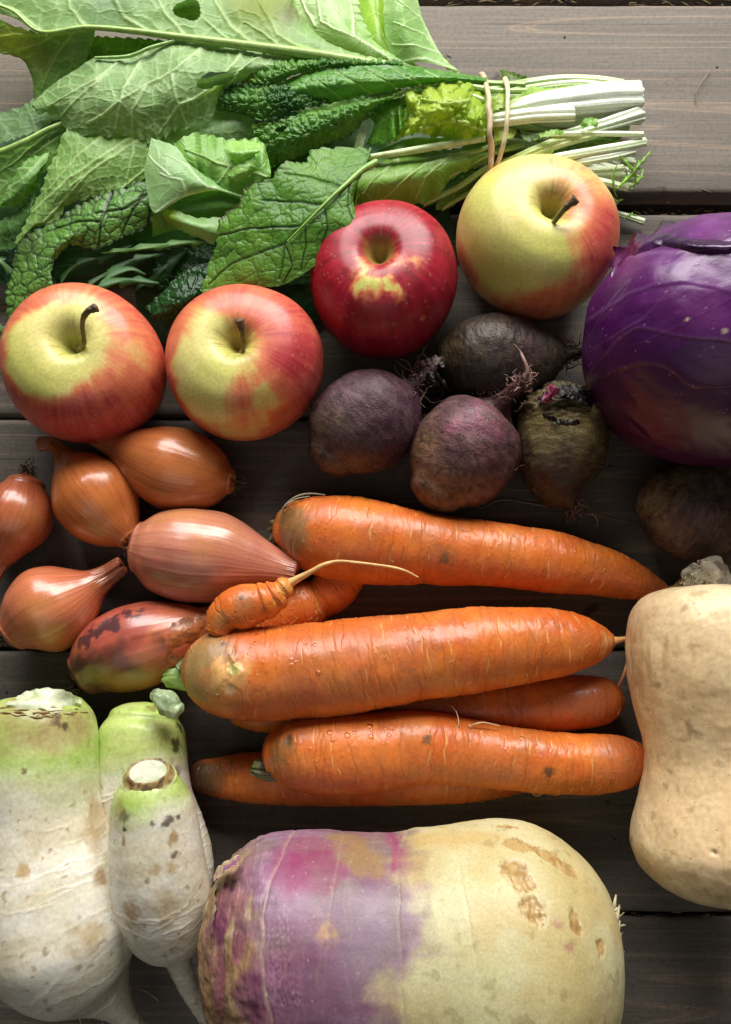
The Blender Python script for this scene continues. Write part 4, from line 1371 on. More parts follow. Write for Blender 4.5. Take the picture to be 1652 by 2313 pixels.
# leaf-base scales on the left end and frayed roots on the right end
for k, rows in enumerate([
    [[(462, 2055, 5.5), (455, 2110, 6), (450, 2160, 5.6), (470, 2230, 5)], [(474, 2040, 7.5), (468, 2110, 8.2), (468, 2170, 8), (478, 2240, 6.5)], [(487, 2030, 8), (483, 2110, 9), (484, 2180, 8.8), (490, 2235, 8)]],
    [[(480, 2010, 7), (474, 2090, 8.2), (473, 2150, 8), (476, 2235, 6.5)], [(486, 2000, 8), (482, 2090, 9.3), (482, 2150, 9.2), (480, 2235, 7.5)]],
    [[(488, 1965, 7), (515, 1945, 8), (540, 1935, 8)], [(482, 1990, 8), (512, 1965, 9), (540, 1955, 9)]]]):
    patch("leaf_base", rows, M_SWEDE, sw, 60, 30, disp=lambda D: .001 * fbm(D.P * np.array([200, 60, 100]), 4, 3),
          col=lambda D: mix(mix(srgb('#8d5a7a'), srgb('#b9a07a'), sst(-.1, .4, fbm(D.P * np.array([300, 60, 100]), 6, 3))), srgb('#c9bb98'), sst(.1, .0, D.e)), rgh=.45, seed=k, serr=(1, 1), ser_amp=4, ser_per=22, und=.15, undf=.03)
g_ = np.random.RandomState(9)
fr = []
for k in range(34):
    y = g_.uniform(2045, 2200)
    x = 1376 + 16 * math.sin((y - 2000) / 250 * math.pi) + g_.uniform(-6, 4)
    z = g_.uniform(.05, .075)
    ln = g_.uniform(6, 22)
    dy = g_.uniform(-14, 4)
    if k < 8:
        fr.append(pxpath([(x, y + 30, z, 4), (x + 4, y, z + .002, 4.5), (x + 8, y - 26, z + .002, 2)]))
    else:
        fr.append(pxpath([(x, y, z, 2.6), (x + ln * .5, y + dy * .3, z, 1.8), (x + ln, y + dy, z + .002, .8)]))
tubes("fine_roots", fr, M_FIBRE, sw, 5, srgb('#d2c6a0'), .6)
tubes("fine_roots", [pxpath([(540, 2300, .02, 2.2), (520, 2312, .02, 2.4), (515, 2330, .01, 2)])], M_FIBRE, sw, 5, srgb('#b9ac88'), .6)

# ------------------------------------------------------------------ squash
sq = thing("butternut_squash", "tan butternut squash standing off the right edge beside the carrot tips", "squash", tuple(W(1620, 1700, 0)[:2]) + (0,))


def sq_col(D):
    c = mix(srgb('#dec093'), srgb('#e8d2a8'), sst(-.4, .6, D.n(22, 2)))
    c = mix(c, srgb('#c6a06c'), .4 * sst(0, .7, D.n(60, 5)))
    c = mix(c, srgb('#8a6c42'), .4 * sst(.5, .8, D.n(190, 7)))
    c = mix(c, srgb('#a3814e'), .45 * sst(.1, .45, D.ns(60, 260, 9)) * sst(0, .5, D.n(40, 10)))
    for (x, y, r, h, a, ax_, an) in [(1565, 1650, 9, '#5f4a28', .8, 3, -.7), (1530, 1705, 9, '#7a5c34', .7, 2, .8), (1485, 1548, 8, '#6a5030', .8, 1.6, .3), (1460, 1600, 9, '#8a6a40', .6, 2.6, .2),
                                     (1580, 1340, 14, '#8a7048', .7, 1.4, .3), (1545, 1375, 7, '#7a4c2c', .8, 1.4, 0), (1470, 1385, 22, '#b08c58', .6, 1, 0), (1615, 1925, 8, '#5a4630', .9, .5, 0), (1525, 1480, 10, '#a07c48', .7, .6, .5), (1640, 1380, 20, '#a88a58', .5, 1, 0)]:
        c = mix(c, srgb(h), a * .6 * D.blob(x, y, r, int(x) % 30, .9, soft=.7, ax=ax_, ang=an))
    f1, f2, ci = worley2(D.s / .006, D.th * D.R / .006, 5)
    c = mix(c, srgb('#5f4c30'), .8 * sst(.06, .02, f1) * (ci > .4))
    return c * (1 + .05 * D.n(200, 3))[..., None]


sqo, DQ = body("gourd_body", [(1618, 1322, .5), (1618, 1324, 50), (1618, 1330, 100), (1619, 1345, 148), (1619, 1370, 178), (1620, 1410, 195), (1621, 1460, 202), (1622, 1530, 200), (1623, 1600, 187), (1626, 1670, 172), (1630, 1720, 168),
                              (1634, 1780, 178), (1638, 1840, 195), (1640, 1890, 206), (1640, 1930, 205), (1640, 1970, 186), (1640, 2005, 150), (1640, 2028, 105), (1640, 2038, 60), (1640, 2042, .5)],
               M_SQUASH, sq, 500, 300, z=.050, straight=True, disp=lambda D: D.Rm * (.02 * D.n(16, 4, 2)) + .0004 * D.n(120, 5, 3) - .0012 * D.blob(1616, 1926, 6, 3, .2) + D.Rm * .012 * np.cos(D.th * 5 + .5) * sst(.1, 0, D.t), col=sq_col,
               rgh=lambda D: .42 + .1 * D.n(50, 3))
body("stem", caps([(1583, 1286, 44), (1590, 1300, 48), (1598, 1320, 50), (1604, 1340, 56)], 14, 3), M_WOODY, sq, 90, 90, z=.046,
     disp=lambda D: .002 * D.n(120, 3, 3) + .0016 * np.cos(D.th * 5), col=lambda D: mix(mix(srgb('#8f8672'), srgb('#b4aa94'), sst(-.2, .5, D.n(150, 3))), srgb('#5a5040'), .8 * sst(.0, .4, D.n(260, 6))) * 1.0, rgh=.85)
g_ = np.random.RandomState(12)
fz = []
for k in range(420):
    a = g_.uniform(-.4, 3.5)
    x, y = 1590 + 50 * math.cos(a) * g_.uniform(.1, 1.02), 1318 - 44 * math.sin(a) * g_.uniform(.1, 1.02)
    z = .046 + .0105 * math.sqrt(max(0, 1 - ((x - 1590) / 56) ** 2 - ((y - 1318) / 52) ** 2))
    fz.append(pxpath([(x, y, z, .9), (x + g_.uniform(-6, 9), y + g_.uniform(-7, 5), z + .001, .4)]))
tubes("stem_fuzz", fz, M_FIBRE, sq, 3, srgb('#c9c0a8'), .9, n=3)

# ------------------------------------------------------------------ red cabbage
cb = thing("red_cabbage", "round glossy purple cabbage cut by the right edge beside the yellow apple", "cabbage", tuple(W(1610, 775, 0)[:2]) + (0,))
EDG = [([1300, 1340, 1372, 1400, 1440, 1480, 1530, 1600, 1680, 1800], [880, 835, 800, 770, 748, 750, 760, 765, 780, 800]),
       ([1300, 1340, 1400, 1450, 1490, 1520, 1545, 1565, 1652, 1800], [890, 868, 835, 823, 826, 842, 862, 874, 872, 880]),
       ([1300, 1370, 1420, 1480, 1553, 1610, 1652, 1800], [760, 705, 668, 645, 641, 650, 660, 700]),
       ([1300, 1350, 1400, 1480, 1560, 1652, 1800], [720, 640, 600, 580, 572, 585, 620])]


def cb_disp(D):
    d = D.Rm * (.020 * D.n(26, 3, 2) + .006 * D.n(70, 5, 3))
    w1, w2, _ = worley2(D.th * 2.6, D.s / .021, 4)
    d = d - D.Rm * .010 * sst(.8, 0, w1) * sst(0, .3, D.t) * sst(1, .7, D.t) + D.Rm * .012 * np.abs(D.n(38, 17, 3))
    e = 0
    for k, (xs, ys) in enumerate(EDG):
        f = np.interp(D.X, xs, ys) + 7 * D.n(50, k + 9) - D.Y
        e = np.maximum(e, np.exp(-((f - 3) / 4.5) ** 2) * (D.N[..., 2] > 0.05))
        d = d + .0004 * sst(-4, 4, f) * (1 if k < 3 else .6) * (D.N[..., 2] > 0)
    D.ed = e
    # veins fanning from the left base
    an = np.arctan2(D.Y - 820, D.X - 1290)
    v = fbm(np.stack([an * 5, D.X * .004, D.X * 0], -1), 6, 3)
    D.vein = np.exp(-((v - .05) / .05) ** 2)
    return d + .00008 * D.vein


def cb_col(D):
    c = mix(srgb('#430e4e'), srgb('#56145a'), sst(-.5, .5, D.n(30, 4)))
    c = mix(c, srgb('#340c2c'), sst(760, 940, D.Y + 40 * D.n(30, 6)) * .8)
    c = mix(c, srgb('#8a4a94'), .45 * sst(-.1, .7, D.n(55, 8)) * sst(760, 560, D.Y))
    c = mix(c, srgb('#a878a8'), 0.22 * D.vein * sst(860, 620, D.Y) * sst(1560, 1380, D.X))
    c = mix(c, srgb('#8a5a92'), .35 * D.ed * sst(900, 700, D.Y))
    f1, f2, ci = worley2(D.s / .007, D.th * D.R / .007, 5)
    c = mix(c, srgb('#b08ab0'), .7 * sst(.06, .02, f1) * (ci > .5))
    c = mix(c, srgb('#b9b08a'), D.blob(1554, 722, 5, 2, .3, soft=.4) * .9 + D.blob(1637, 747, 6, 3, .3, soft=.4) * .6)
    return c


kn = []
for a in np.linspace(-90, 90, 19):
    kn.append((1612, 788 - 258 * math.sin(math.radians(a)) * 1.0, max(.5, 288 * math.cos(math.radians(a)))))
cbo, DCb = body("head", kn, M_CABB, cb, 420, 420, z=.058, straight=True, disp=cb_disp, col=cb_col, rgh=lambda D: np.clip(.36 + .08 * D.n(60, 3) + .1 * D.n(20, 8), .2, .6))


def cleaf(pts, mode):
    return pts


ex = [(1382, 612), (1405, 575), (1440, 560), (1470, 545), (1495, 540), (1530, 545), (1570, 552), (1620, 552), (1700, 552)]
rim_ = [(1376, 606, 5.6), (1386, 562, 6.0), (1420, 550, 6.4), (1440, 522, 6.6), (1478, 530, 6.8), (1492, 506, 7.0), (1520, 504, 7.2), (1560, 516, 7.3), (1620, 512, 7.4), (1700, 510, 7.4)]
inn_ = [(x, y + 28, z) for (x, y), z in zip(ex, surf_patch(DCb, [a for a, b in ex], [b + 28 for a, b in ex], -.001))]
mid_ = [(x, y - 6, z) for (x, y), z in zip(ex, surf_patch(DCb, [a for a, b in ex], [b + 6 for a, b in ex], -.0004))]
pcol = lambda D: mix(mix(srgb('#2c0c34'), srgb('#421048'), sst(-.4, .4, D.n(60, 3))), srgb('#1c0a22'), sst(.12, .0, D.v))
patch("outer_leaf", [rim_, mid_, inn_], M_CABB, cb, 200, 60, disp=lambda D: .0008 * D.n(120, 3, 3), col=pcol, rgh=.3, seed=5, serr=(1, 0), ser_amp=7, ser_per=40, ruffle=(.25, 55, (0,)))
bk = [[(1500, 512, 5.2), (1545, 498, 5.4), (1600, 491, 5.6), (1700, 487, 5.6)], [(1500, 516, 5.8), (1550, 505, 6.3), (1610, 501, 6.4), (1700, 499, 6.4)], [(1510, 530, 6.3), (1550, 528, 6.4), (1610, 525, 6.5), (1700, 525, 6.5)]]
patch("outer_leaf", bk, M_CABB, cb, 120, 40, disp=lambda D: .0006 * D.n(120, 8, 3), col=lambda D: mix(srgb('#7a5a8e'), srgb('#a48ab4'), sst(-.3, .4, D.n(70, 5))), rgh=.25, seed=8, serr=(1, 0), ser_amp=4, ser_per=50,
      label="pale lilac underside of the rearmost outer leaf")

# ------------------------------------------------------------------ water drops on the washed carrots
M_WATER = bpy.data.materials.new("water_drop")
M_WATER.use_nodes = True
wb = M_WATER.node_tree.nodes["Principled BSDF"]
wb.inputs["Base Color"].default_value = (1, .95, .9, 1)
wb.inputs["Transmission Weight"].default_value = 1.0
wb.inputs["Roughness"].default_value = 0.03
wb.inputs["IOR"].default_value = 1.33


def drops(D, parent, pts):
    for (x, y, r) in pts:
        front = np.where(D.N @ -DIRV > 0.05, 0, 1e7)
        k = np.argmin((D.X - x) ** 2 + (D.Y - y) ** 2 + front)
        p, n = D.P.reshape(-1, 3)[k], D.N.reshape(-1, 3)[k]
        e1 = unit(np.cross(n, [0.3, 0.9, 0.1]))
        e2 = np.cross(n, e1)
        rm = r * mpp(x, y, p[2])
        a = np.linspace(.02, math.pi - .02, 12)[:, None]
        b = np.linspace(0, 2 * math.pi, 18, endpoint=False)[None]
        G = p + rm * (np.sin(a) * np.cos(b))[..., None] * e1 * 1.15 + rm * (np.sin(a) * np.sin(b))[..., None] * e2 + rm * .55 * (np.cos(a) * np.ones_like(b))[..., None] * n
        obj("water_drop", G, gridF(12, 18, True), M_WATER, parent, (1, 1, 1), .05)


drops(DC2, c2, [(508, 1432, 6), (500, 1447, 4), (577, 1454, 5), (580, 1434, 4), (658, 1490, 5), (668, 1494, 4), (660, 1502, 5), (691, 1459, 4), (711, 1456, 5), (563, 1478, 3.5), (568, 1466, 3), (720, 1521, 5), (582, 1527, 3.5), (492, 1566, 5)])
drops(DC5, c5, [(745, 1655, 6), (752, 1672, 5), (785, 1662, 7), (800, 1655, 5), (835, 1640, 7), (842, 1652, 5), (838, 1665, 6), (880, 1662, 5), (888, 1650, 4), (1180, 1668, 5), (700, 1690, 4)])
# ------------------------------------------------------------------ bunch of leafy greens
gb = thing("greens_bunch", "big bunch of mixed leafy greens tied with a rubber band above the apples", "leafy greens", tuple(W(700, 330, 0)[:2]) + (0,))


def polydist(X, Y, pts):
    pts = np.array([q[:2] for q in pts], float)
    d = np.full(X.shape, 1e9)
    w = np.zeros(X.shape)
    n = len(pts) - 1
    for i in range(n):
        a, b = pts[i], pts[i + 1]
        ab = b - a
        t = np.clip(((X - a[0]) * ab[0] + (Y - a[1]) * ab[1]) / (ab @ ab), 0, 1)
        q = np.hypot(X - a[0] - t * ab[0], Y - a[1] - t * ab[1])
        near = q < d
        w = np.where(near, (i + t) / n, w)
        d = np.where(near, q, d)
    return d, w


def leaf(rows, base, base2, vein, seed, veins=(), mode='under', cell=34, amp=.00055, edge=None, nu=170, nv=100, vw=2.6, vmix=.75,
         serr=(1, 1), ser_amp=5, ser_per=24, und=.25, undf=.010, ruffle=None, label=None, rgh=.42, holes=(), edge_w=.05, blobs=(), name="leaf", small=.45, parent=None, crinkle=0.0, mat=None):
    sgn = 1.0 if mode == 'under' else -1.0
    amp = amp * (.36 if mode == 'under' else .42)
    und = und * (.6 if mode == 'under' else 1)

    def disp(D):
        wx = 9 * vn(np.stack([D.X / 40, D.Y / 40, D.X * 0], -1), seed) + 3 * vn(np.stack([D.X / 12, D.Y / 12, D.X * 0], -1), seed + 2)
        wy = 9 * vn(np.stack([D.X / 40, D.Y / 40, D.X * 0 + 5], -1), seed + 1) + 3 * vn(np.stack([D.X / 12, D.Y / 12, D.X * 0 + 3], -1), seed + 4)
        f1, f2, _ = worley2((D.X + wx) / cell, (D.Y + wy) / cell, seed)
        g1, g2, _ = worley2((D.X + wx) / (cell * .42), (D.Y + wy) / (cell * .42), seed + 3)
        e1, e2 = (f2 - f1) * cell, (g2 - g1) * cell * .42
        D.v1 = np.exp(-(e1 / (vw * 1.5)) ** 2)
        D.v2 = np.exp(-(e2 / (vw * .9)) ** 2)
        D.vm = np.zeros(D.X.shape)
        D.vb = np.zeros(D.X.shape)
        for pl in veins:
            d, t = polydist(D.X + wx * .35, D.Y + wy * .35, pl)
            w0 = (pl[0][2] if len(pl[0]) > 2 else 4.5)
            w = w0 * (1.15 - .65 * t)
            D.vm = np.maximum(D.vm, np.exp(-(d / w) ** 2))
            D.vb = np.maximum(D.vb, np.exp(-(d / (w * 3.2)) ** 2))
        puff = sst(0, .55, f2 - f1) + .5 * sst(0, .5, g2 - g1) * small * 2
        h = sgn * amp * (D.v1 * .9 + D.v2 * small) + sgn * amp * 3.0 * D.vm
        h = h + amp * (puff * (1.0 if mode == 'top' else -.25) + crinkle * puff * 2) * (1 - .8 * D.vb)
        return h + .00012 * fbm(D.P * 120, seed + 8, 3)

    def col(D):
        nz = fbm(D.P * 55, seed + 1, 4)
        c = mix(srgb(base), srgb(base2), sst(-.5, .6, nz))
        c = mix(c, srgb(vein), vmix * ((.85 if mode == 'top' else .5) * D.v1 + (.45 if mode == 'top' else .22) * D.v2 * small * 2).clip(0, 1))
        c = mix(c, srgb(vein), .95 * D.vm)
        if edge:
            c = mix(c, srgb(edge), sst(edge_w, 0, D.e + .02 * nz) * .8)
        for (x, y, r, h, a) in blobs:
            dd = np.hypot(D.X - x, D.Y - y) / r + .5 * nz
            c = mix(c, srgb(h), a * np.exp(-dd * dd))
        return c
    P, F, cc, rr = patch(name, rows, M_LEAF, None, nu, nv, disp, col, lambda D: np.clip(rgh + .1 * fbm(D.P * 120, seed, 3) - .06 * sst(.2, .7, fbm(D.P * 60, seed + 2, 2)), .12, .8), und, undf, seed, serr, ser_amp, ser_per, ruffle, None, 0, True)
    if holes:
        X, Y = proj(P)
        c0 = F.mean(1)
        fx, fy = X[F].mean(1), Y[F].mean(1)
        keep = np.ones(len(F), bool)
        for (hx, hy, rx, ry, an) in holes:
            ca, sa = math.cos(an), math.sin(an)
            a, b = (fx - hx) * ca + (fy - hy) * sa, -(fx - hx) * sa + (fy - hy) * ca
            keep &= (a / rx) ** 2 + (b / ry) ** 2 > 1 + .25 * np.sin(np.arctan2(b, a) * 3 + seed)
        F = F[keep]
    return obj(name, P, F, mat or M_LEAF, parent or gb, cc, rr, label)


def rib(pts, colr, parent, name="midrib", mat=None, sides=10, n=80, flat=.7):
    """raised rib; pts = (px, py, z_cm, r_px)"""
    return tubes(name, [pxpath([(a, b, z / 100, r) for a, b, z, r in pts])], mat or M_STALK, parent, sides, srgb(colr), .4, n=n)


def frond(spine, width, teeth, colr, seed, z=None, vein='#9ab86a', sweep=.7, label=None):
    S = catmull(np.array(spine, float), 160, w=np.array([1, 1, 60.]))
    T = unit(np.gradient(S[:, :2], axis=0))
    Nn = np.stack([-T[:, 1], T[:, 0]], 1)
    u = np.linspace(0, 1, 160)
    env = np.sin(np.clip(u * .93 + .07, 0, 1) * math.pi) ** .6 * (1 - .3 * u)
    rows = []
    for s in (1, -1):
        ph = (u * teeth + .17 * s + .3 * vn(np.stack([u * 4, u * 0 + s, u * 0], -1), seed)) % 1
        w = width * env * (.22 + .78 * np.where(ph < .72, (ph / .72) ** 2.0, ((1 - ph) / .28) ** .8) * (.55 + .45 * vn(np.stack([np.floor(u * teeth + .17 * s) * 1.7, u * 0 + s, u * 0], -1), seed + 5)))
        e = S.copy()
        e[:, :2] += Nn * (s * w)[:, None] + T * (w * sweep)[:, None]
        e[:, 2] -= .25 * w / width
        rows.append(e)
    A = np.stack([rows[0], (rows[0] + S) / 2, S, (rows[1] + S) / 2, rows[1]], 1)
    A[:, 1, 2] += .05
    A[:, 3, 2] += .05
    P = W(A[..., 0], A[..., 1], A[..., 2] / 100)
    vm = np.array([0, .1, 1, .1, 0])[None, :] * np.ones((160, 1))
    c = mix(np.tile(srgb(colr), (160, 5, 1)) * (1 + .25 * fbm(P * 100, seed, 3))[..., None], srgb(vein), vm * .7)
    return obj("feathery_leaf", P, gridF(160, 5), M_LEAF, gb, c.reshape(-1, 3), .42, label)


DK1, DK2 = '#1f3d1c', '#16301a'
# filler leaves under the bunch, shade put into their dark green
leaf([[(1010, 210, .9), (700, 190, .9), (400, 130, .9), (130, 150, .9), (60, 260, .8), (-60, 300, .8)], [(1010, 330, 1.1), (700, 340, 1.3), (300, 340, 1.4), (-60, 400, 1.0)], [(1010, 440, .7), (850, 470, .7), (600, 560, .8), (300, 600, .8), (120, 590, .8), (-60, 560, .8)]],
     '#2f5a24', '#24481f', '#4a7034', 60, cell=40, nu=120, nv=60, label="dark filler leaf at the bottom of the bunch")
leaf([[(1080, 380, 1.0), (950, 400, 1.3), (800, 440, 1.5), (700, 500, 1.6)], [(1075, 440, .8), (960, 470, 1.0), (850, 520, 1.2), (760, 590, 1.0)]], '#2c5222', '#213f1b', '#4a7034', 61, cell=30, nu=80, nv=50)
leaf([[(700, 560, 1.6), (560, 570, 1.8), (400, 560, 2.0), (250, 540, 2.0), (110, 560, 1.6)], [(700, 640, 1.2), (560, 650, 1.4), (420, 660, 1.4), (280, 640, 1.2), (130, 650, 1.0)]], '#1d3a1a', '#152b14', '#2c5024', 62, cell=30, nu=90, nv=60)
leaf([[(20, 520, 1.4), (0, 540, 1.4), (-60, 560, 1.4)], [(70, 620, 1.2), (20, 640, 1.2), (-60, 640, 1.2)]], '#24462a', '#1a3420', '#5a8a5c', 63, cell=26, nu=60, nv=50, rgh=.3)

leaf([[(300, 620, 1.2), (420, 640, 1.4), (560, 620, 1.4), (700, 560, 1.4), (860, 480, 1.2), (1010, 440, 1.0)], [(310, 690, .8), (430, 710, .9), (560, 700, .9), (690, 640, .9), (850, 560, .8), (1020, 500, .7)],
      [(330, 760, .4), (430, 790, .4), (560, 760, .4), (720, 720, .4), (850, 640, .4), (1040, 580, .4)]], '#1f3c1a', '#182f16', '#30502a', 59, cell=30, nu=120, nv=60, label="added dark leaf filling the shaded gap under the apples")  # added dark sheet, the shade between the apples put into its green
# pale lettuce leaves at the top edge
leaf([[(800, -40, 2.6), (815, 30, 2.6), (825, 80, 2.5), (850, 140, 2.3), (900, 175, 2.0)], [(845, -40, 2.1), (850, 30, 2.0), (870, 90, 2.0), (900, 140, 2.0), (960, 172, 2.0)], [(890, -40, 2.9), (880, 50, 2.8), (890, 110, 2.6), (950, 150, 2.4), (1050, 168, 2.0)]],
     '#8fbf3a', '#a9d050', '#b9dc7c', 64, veins=[[(905, 160, 5), (860, 90), (850, 0), (850, -40)]], amp=.0003, cell=50, serr=(0, 0), und=.15, rgh=.35, vmix=.3)
leaf([[(872, -40, 3.2), (866, 20, 3.3), (868, 60, 3.2), (878, 110, 3.1), (885, 150, 2.8)], [(905, -40, 3.9), (912, 40, 3.8), (925, 95, 3.5), (950, 140, 3.0)], [(938, -40, 2.8), (955, 40, 2.7), (982, 100, 2.5), (1000, 130, 2.4), (1035, 160, 2.2)]],
     '#9cc878', '#b4d890', '#d4ecb4', 65, veins=[[(1030, 158, 4.5), (960, 135), (900, 140), (880, 146)], [(1010, 140, 3), (960, 80), (890, 50)], [(985, 110, 2.5), (950, 40), (900, 0)], [(1000, 125, 3), (940, 105), (885, 100)]], cell=44, amp=.00035, serr=(.5, .5), ser_amp=4, ser_per=36, und=.2, vmix=.35, rgh=.36)
leaf([[(990, 120, 2.2), (1010, 130, 2.3), (1025, 150, 2.2), (1042, 163, 2.0)], [(975, 140, 2.2), (1000, 150, 2.3), (1035, 168, 2.1)]], '#7fa83a', '#6a9430', '#c4dc9c', 66, nu=50, nv=30, ser_amp=6, ser_per=16)
leaf([[(640, -40, 3.6), (650, 10, 3.7), (690, 60, 3.6), (760, 110, 3.4), (870, 150, 3.0)], [(720, -40, 4.0), (735, 20, 4.0), (770, 70, 3.9), (830, 110, 3.5), (900, 148, 3.0)], [(800, -40, 3.3), (812, 30, 3.4), (835, 75, 3.3), (865, 110, 3.1), (960, 155, 2.8)]],
     '#a4cc78', '#bcdc96', '#dcf0c4', 67, veins=[[(900, 148, 4), (800, 85), (725, 50), (712, -30)], [(712, 60, 3), (690, 20), (670, -30)], [(800, 85, 3), (800, 40), (790, 0)]], cell=30, amp=.0007, crinkle=.6, serr=(0, 1), ser_amp=6, ser_per=20, vmix=.4, rgh=.3)

# left side leaves
leaf([[(140, 180, 2.4), (90, 215, 2.5), (40, 245, 2.5), (-60, 262, 2.4)], [(150, 260, 2.6), (70, 300, 2.7), (-60, 345, 2.6)]], '#6f965a', '#5d824e', '#94b07c', 68, nu=90, nv=50, cell=30)
leaf([[(190, 250, 2.8), (110, 290, 3.0), (60, 315, 3.1), (0, 345, 3.1), (-60, 362, 3.0)], [(180, 300, 2.6), (110, 330, 2.8), (50, 365, 2.8), (-60, 410, 2.7)], [(170, 330, 2.4), (110, 380, 2.6), (60, 430, 2.6), (20, 455, 2.5), (-60, 490, 2.4)]],
     '#68943e', '#548032', '#98ba68', 69, veins=[[(150, 300, 3), (80, 350), (20, 440)], [(100, 315, 3), (40, 360), (-20, 400)]], cell=34)
rib([(185, 262, 3.2, 5), (110, 292, 3.3, 6), (60, 318, 3.4, 6.5), (0, 343, 3.4, 6.5), (-50, 355, 3.4, 6.5)], '#8fae58', gb, "midrib")
leaf([[(112, 345, 3.0), (60, 362, 3.3), (20, 420, 3.2), (0, 458, 3.0)], [(106, 365, 3.6), (62, 410, 3.8), (32, 440, 3.5), (2, 462, 3.1)], [(98, 375, 3.0), (84, 430, 2.8), (50, 464, 2.8), (4, 468, 2.8)]],
     '#6c9c4a', '#5a8a40', '#a4c680', 70, veins=[[(106, 350, 4), (60, 395), (10, 440)], [(80, 380, 3), (40, 385), (20, 390)]], cell=26, nu=100, nv=60)
leaf([[(70, 425, 2.7), (38, 480, 2.7), (-40, 520, 2.4)], [(78, 440, 3.0), (50, 500, 3.0), (-40, 545, 2.6)], [(88, 455, 2.7), (62, 512, 2.6), (40, 552, 2.5), (-40, 572, 2.4)]], '#4f7638', '#3f6430', '#749858', 71, nu=90, nv=60, cell=28)
leaf([[(560, 190, 2.8), (440, 230, 3.0), (300, 280, 3.3), (170, 285, 3.5), (125, 350, 3.5), (95, 425, 3.2), (62, 500, 3.0), (34, 550, 2.8)],
      [(560, 260, 3.0), (440, 290, 3.3), (320, 330, 3.7), (220, 370, 4.0), (145, 425, 3.7), (90, 490, 3.3), (36, 550, 2.8)],
      [(560, 330, 2.6), (450, 350, 2.8), (345, 395, 3.3), (245, 437, 3.4), (190, 452, 3.3), (152, 465, 3.2), (122, 502, 3.1), (75, 517, 3.0), (38, 554, 2.8)]],
     '#78a24e', '#8ab45e', '#b8d68c', 72, veins=[[(420, 260, 5), (290, 330), (200, 390), (100, 500)], [(330, 290, 5), (250, 340), (160, 400), (75, 480)], [(480, 290, 4), (400, 345), (340, 375), (270, 430)], [(240, 300, 4), (170, 360), (110, 430)], [(300, 330, 3), (295, 380), (278, 430)], [(200, 390, 3), (160, 420), (150, 465)]],
     cell=24, amp=.0006, nu=260, nv=120, ser_amp=6, ser_per=24, und=.3, label="grey-green leaf underside below the big lobed leaf")

# purple-veined leaf hanging over the first apple
leaf([[(360, 395, 3.5), (290, 425, 3.7), (245, 435, 3.7), (170, 472, 3.6), (120, 505, 3.5), (60, 532, 3.4), (36, 560, 3.3), (25, 620, 3.1), (14, 680, 2.9), (20, 735, 2.7)],
      [(360, 445, 4.0), (270, 480, 4.3), (200, 510, 4.3), (130, 550, 4.2), (90, 600, 4.0), (60, 650, 3.7), (35, 705, 3.2), (26, 738, 2.8)],
      [(360, 490, 3.5), (330, 512, 3.6), (280, 537, 3.7), (220, 562, 3.7), (165, 555, 3.7), (130, 580, 3.8), (115, 615, 3.9), (120, 650, 3.9), (85, 672, 3.6), (55, 700, 3.2), (30, 738, 2.8)]],
     '#74a44c', '#5e8e40', '#28222a', 73, veins=[[(252, 432, 3.5), (228, 500), (222, 560)], [(345, 430, 3), (280, 470), (215, 480)], [(340, 455, 3), (335, 520)], [(228, 500, 2.5), (170, 500), (120, 520)], [(320, 440, 2.6), (290, 500), (275, 535)]],
     mode='top', cell=31, amp=.0008, vw=1.8, vmix=.8, edge='#2c1f2e', edge_w=.06, nu=260, nv=110, ser_amp=5, ser_per=22, rgh=.32, label="dark purple-veined mustard leaf hanging down at the left", blobs=[(60, 545, 40, '#3a3a2c', .6), (150, 470, 30, '#3a3a2c', .5)])

# big lobed leaf, underside up
t1 = leaf([[(860, 138, 3.5), (750, 100, 3.8), (695, 55, 4.0), (665, 10, 4.0), (620, -60, 4.0), (300, -90, 4.0), (-60, -60, 4.0)], [(860, 143, 3.7), (700, 85, 4.4), (520, 20, 4.7), (300, -10, 4.6), (-60, -25, 4.4)],
           [(860, 148, 3.9), (715, 126, 4.4), (577, 109, 4.6), (399, 86, 4.6), (300, 72, 4.5), (194, 64, 4.5), (92, 74, 4.4), (30, 40, 4.3), (-60, 20, 4.3)]],
          '#86ad64', '#98bd78', '#c2dc98', 74, veins=[[(577, 100, 5), (520, 60), (490, 10), (470, -40)], [(700, 118, 4.5), (630, 80), (590, 10), (560, -40)], [(340, 76, 5), (280, 40), (240, -40)], [(520, 95, 3), (480, 60), (460, 40)], [(194, 64, 4), (160, 20), (150, -40)], [(420, 85, 4), (380, 40), (340, -30)], [(92, 72, 5), (30, 20), (-30, 5)], [(640, 110, 3), (590, 70), (550, 50)]],
          cell=46, amp=.0006, nu=300, nv=130, serr=(1, 0), ser_amp=6, und=.25, label="largest leaf, grey-green underside with a thick pale rib", blobs=[(600, 5, 60, '#8f9c2c', .85), (545, 0, 30, '#8a9a30', .7), (655, 30, 25, '#6a5a38', .6), (250, 20, 60, '#6f8f6c', .5)],
          holes=[(426, 22, 31, 24, 0)])
leaf([[(215, 62, 4.4), (150, 64, 4.4), (92, 71, 4.3), (-60, 30, 4.2)], [(214, 82, 4.0), (150, 120, 3.6), (60, 105, 3.7), (-60, 75, 3.6)],
      [(210, 100, 3.6), (190, 140, 3.2), (150, 185, 2.9), (84, 232, 2.5), (74, 180, 2.8), (52, 135, 3.1), (10, 124, 3.3), (-60, 112, 3.3)]],
     '#6c9648', '#608a40', '#9cbc6c', 75, veins=[[(194, 66, 4), (110, 78), (30, 80), (-30, 84)], [(170, 70, 3), (130, 120), (95, 200)], [(120, 80, 3), (60, 110), (10, 120)]], cell=36, nu=150, nv=90, blobs=[(20, 100, 50, '#a8b44a', .8), (90, 135, 30, '#7a7c34', .5)], parent=gb)
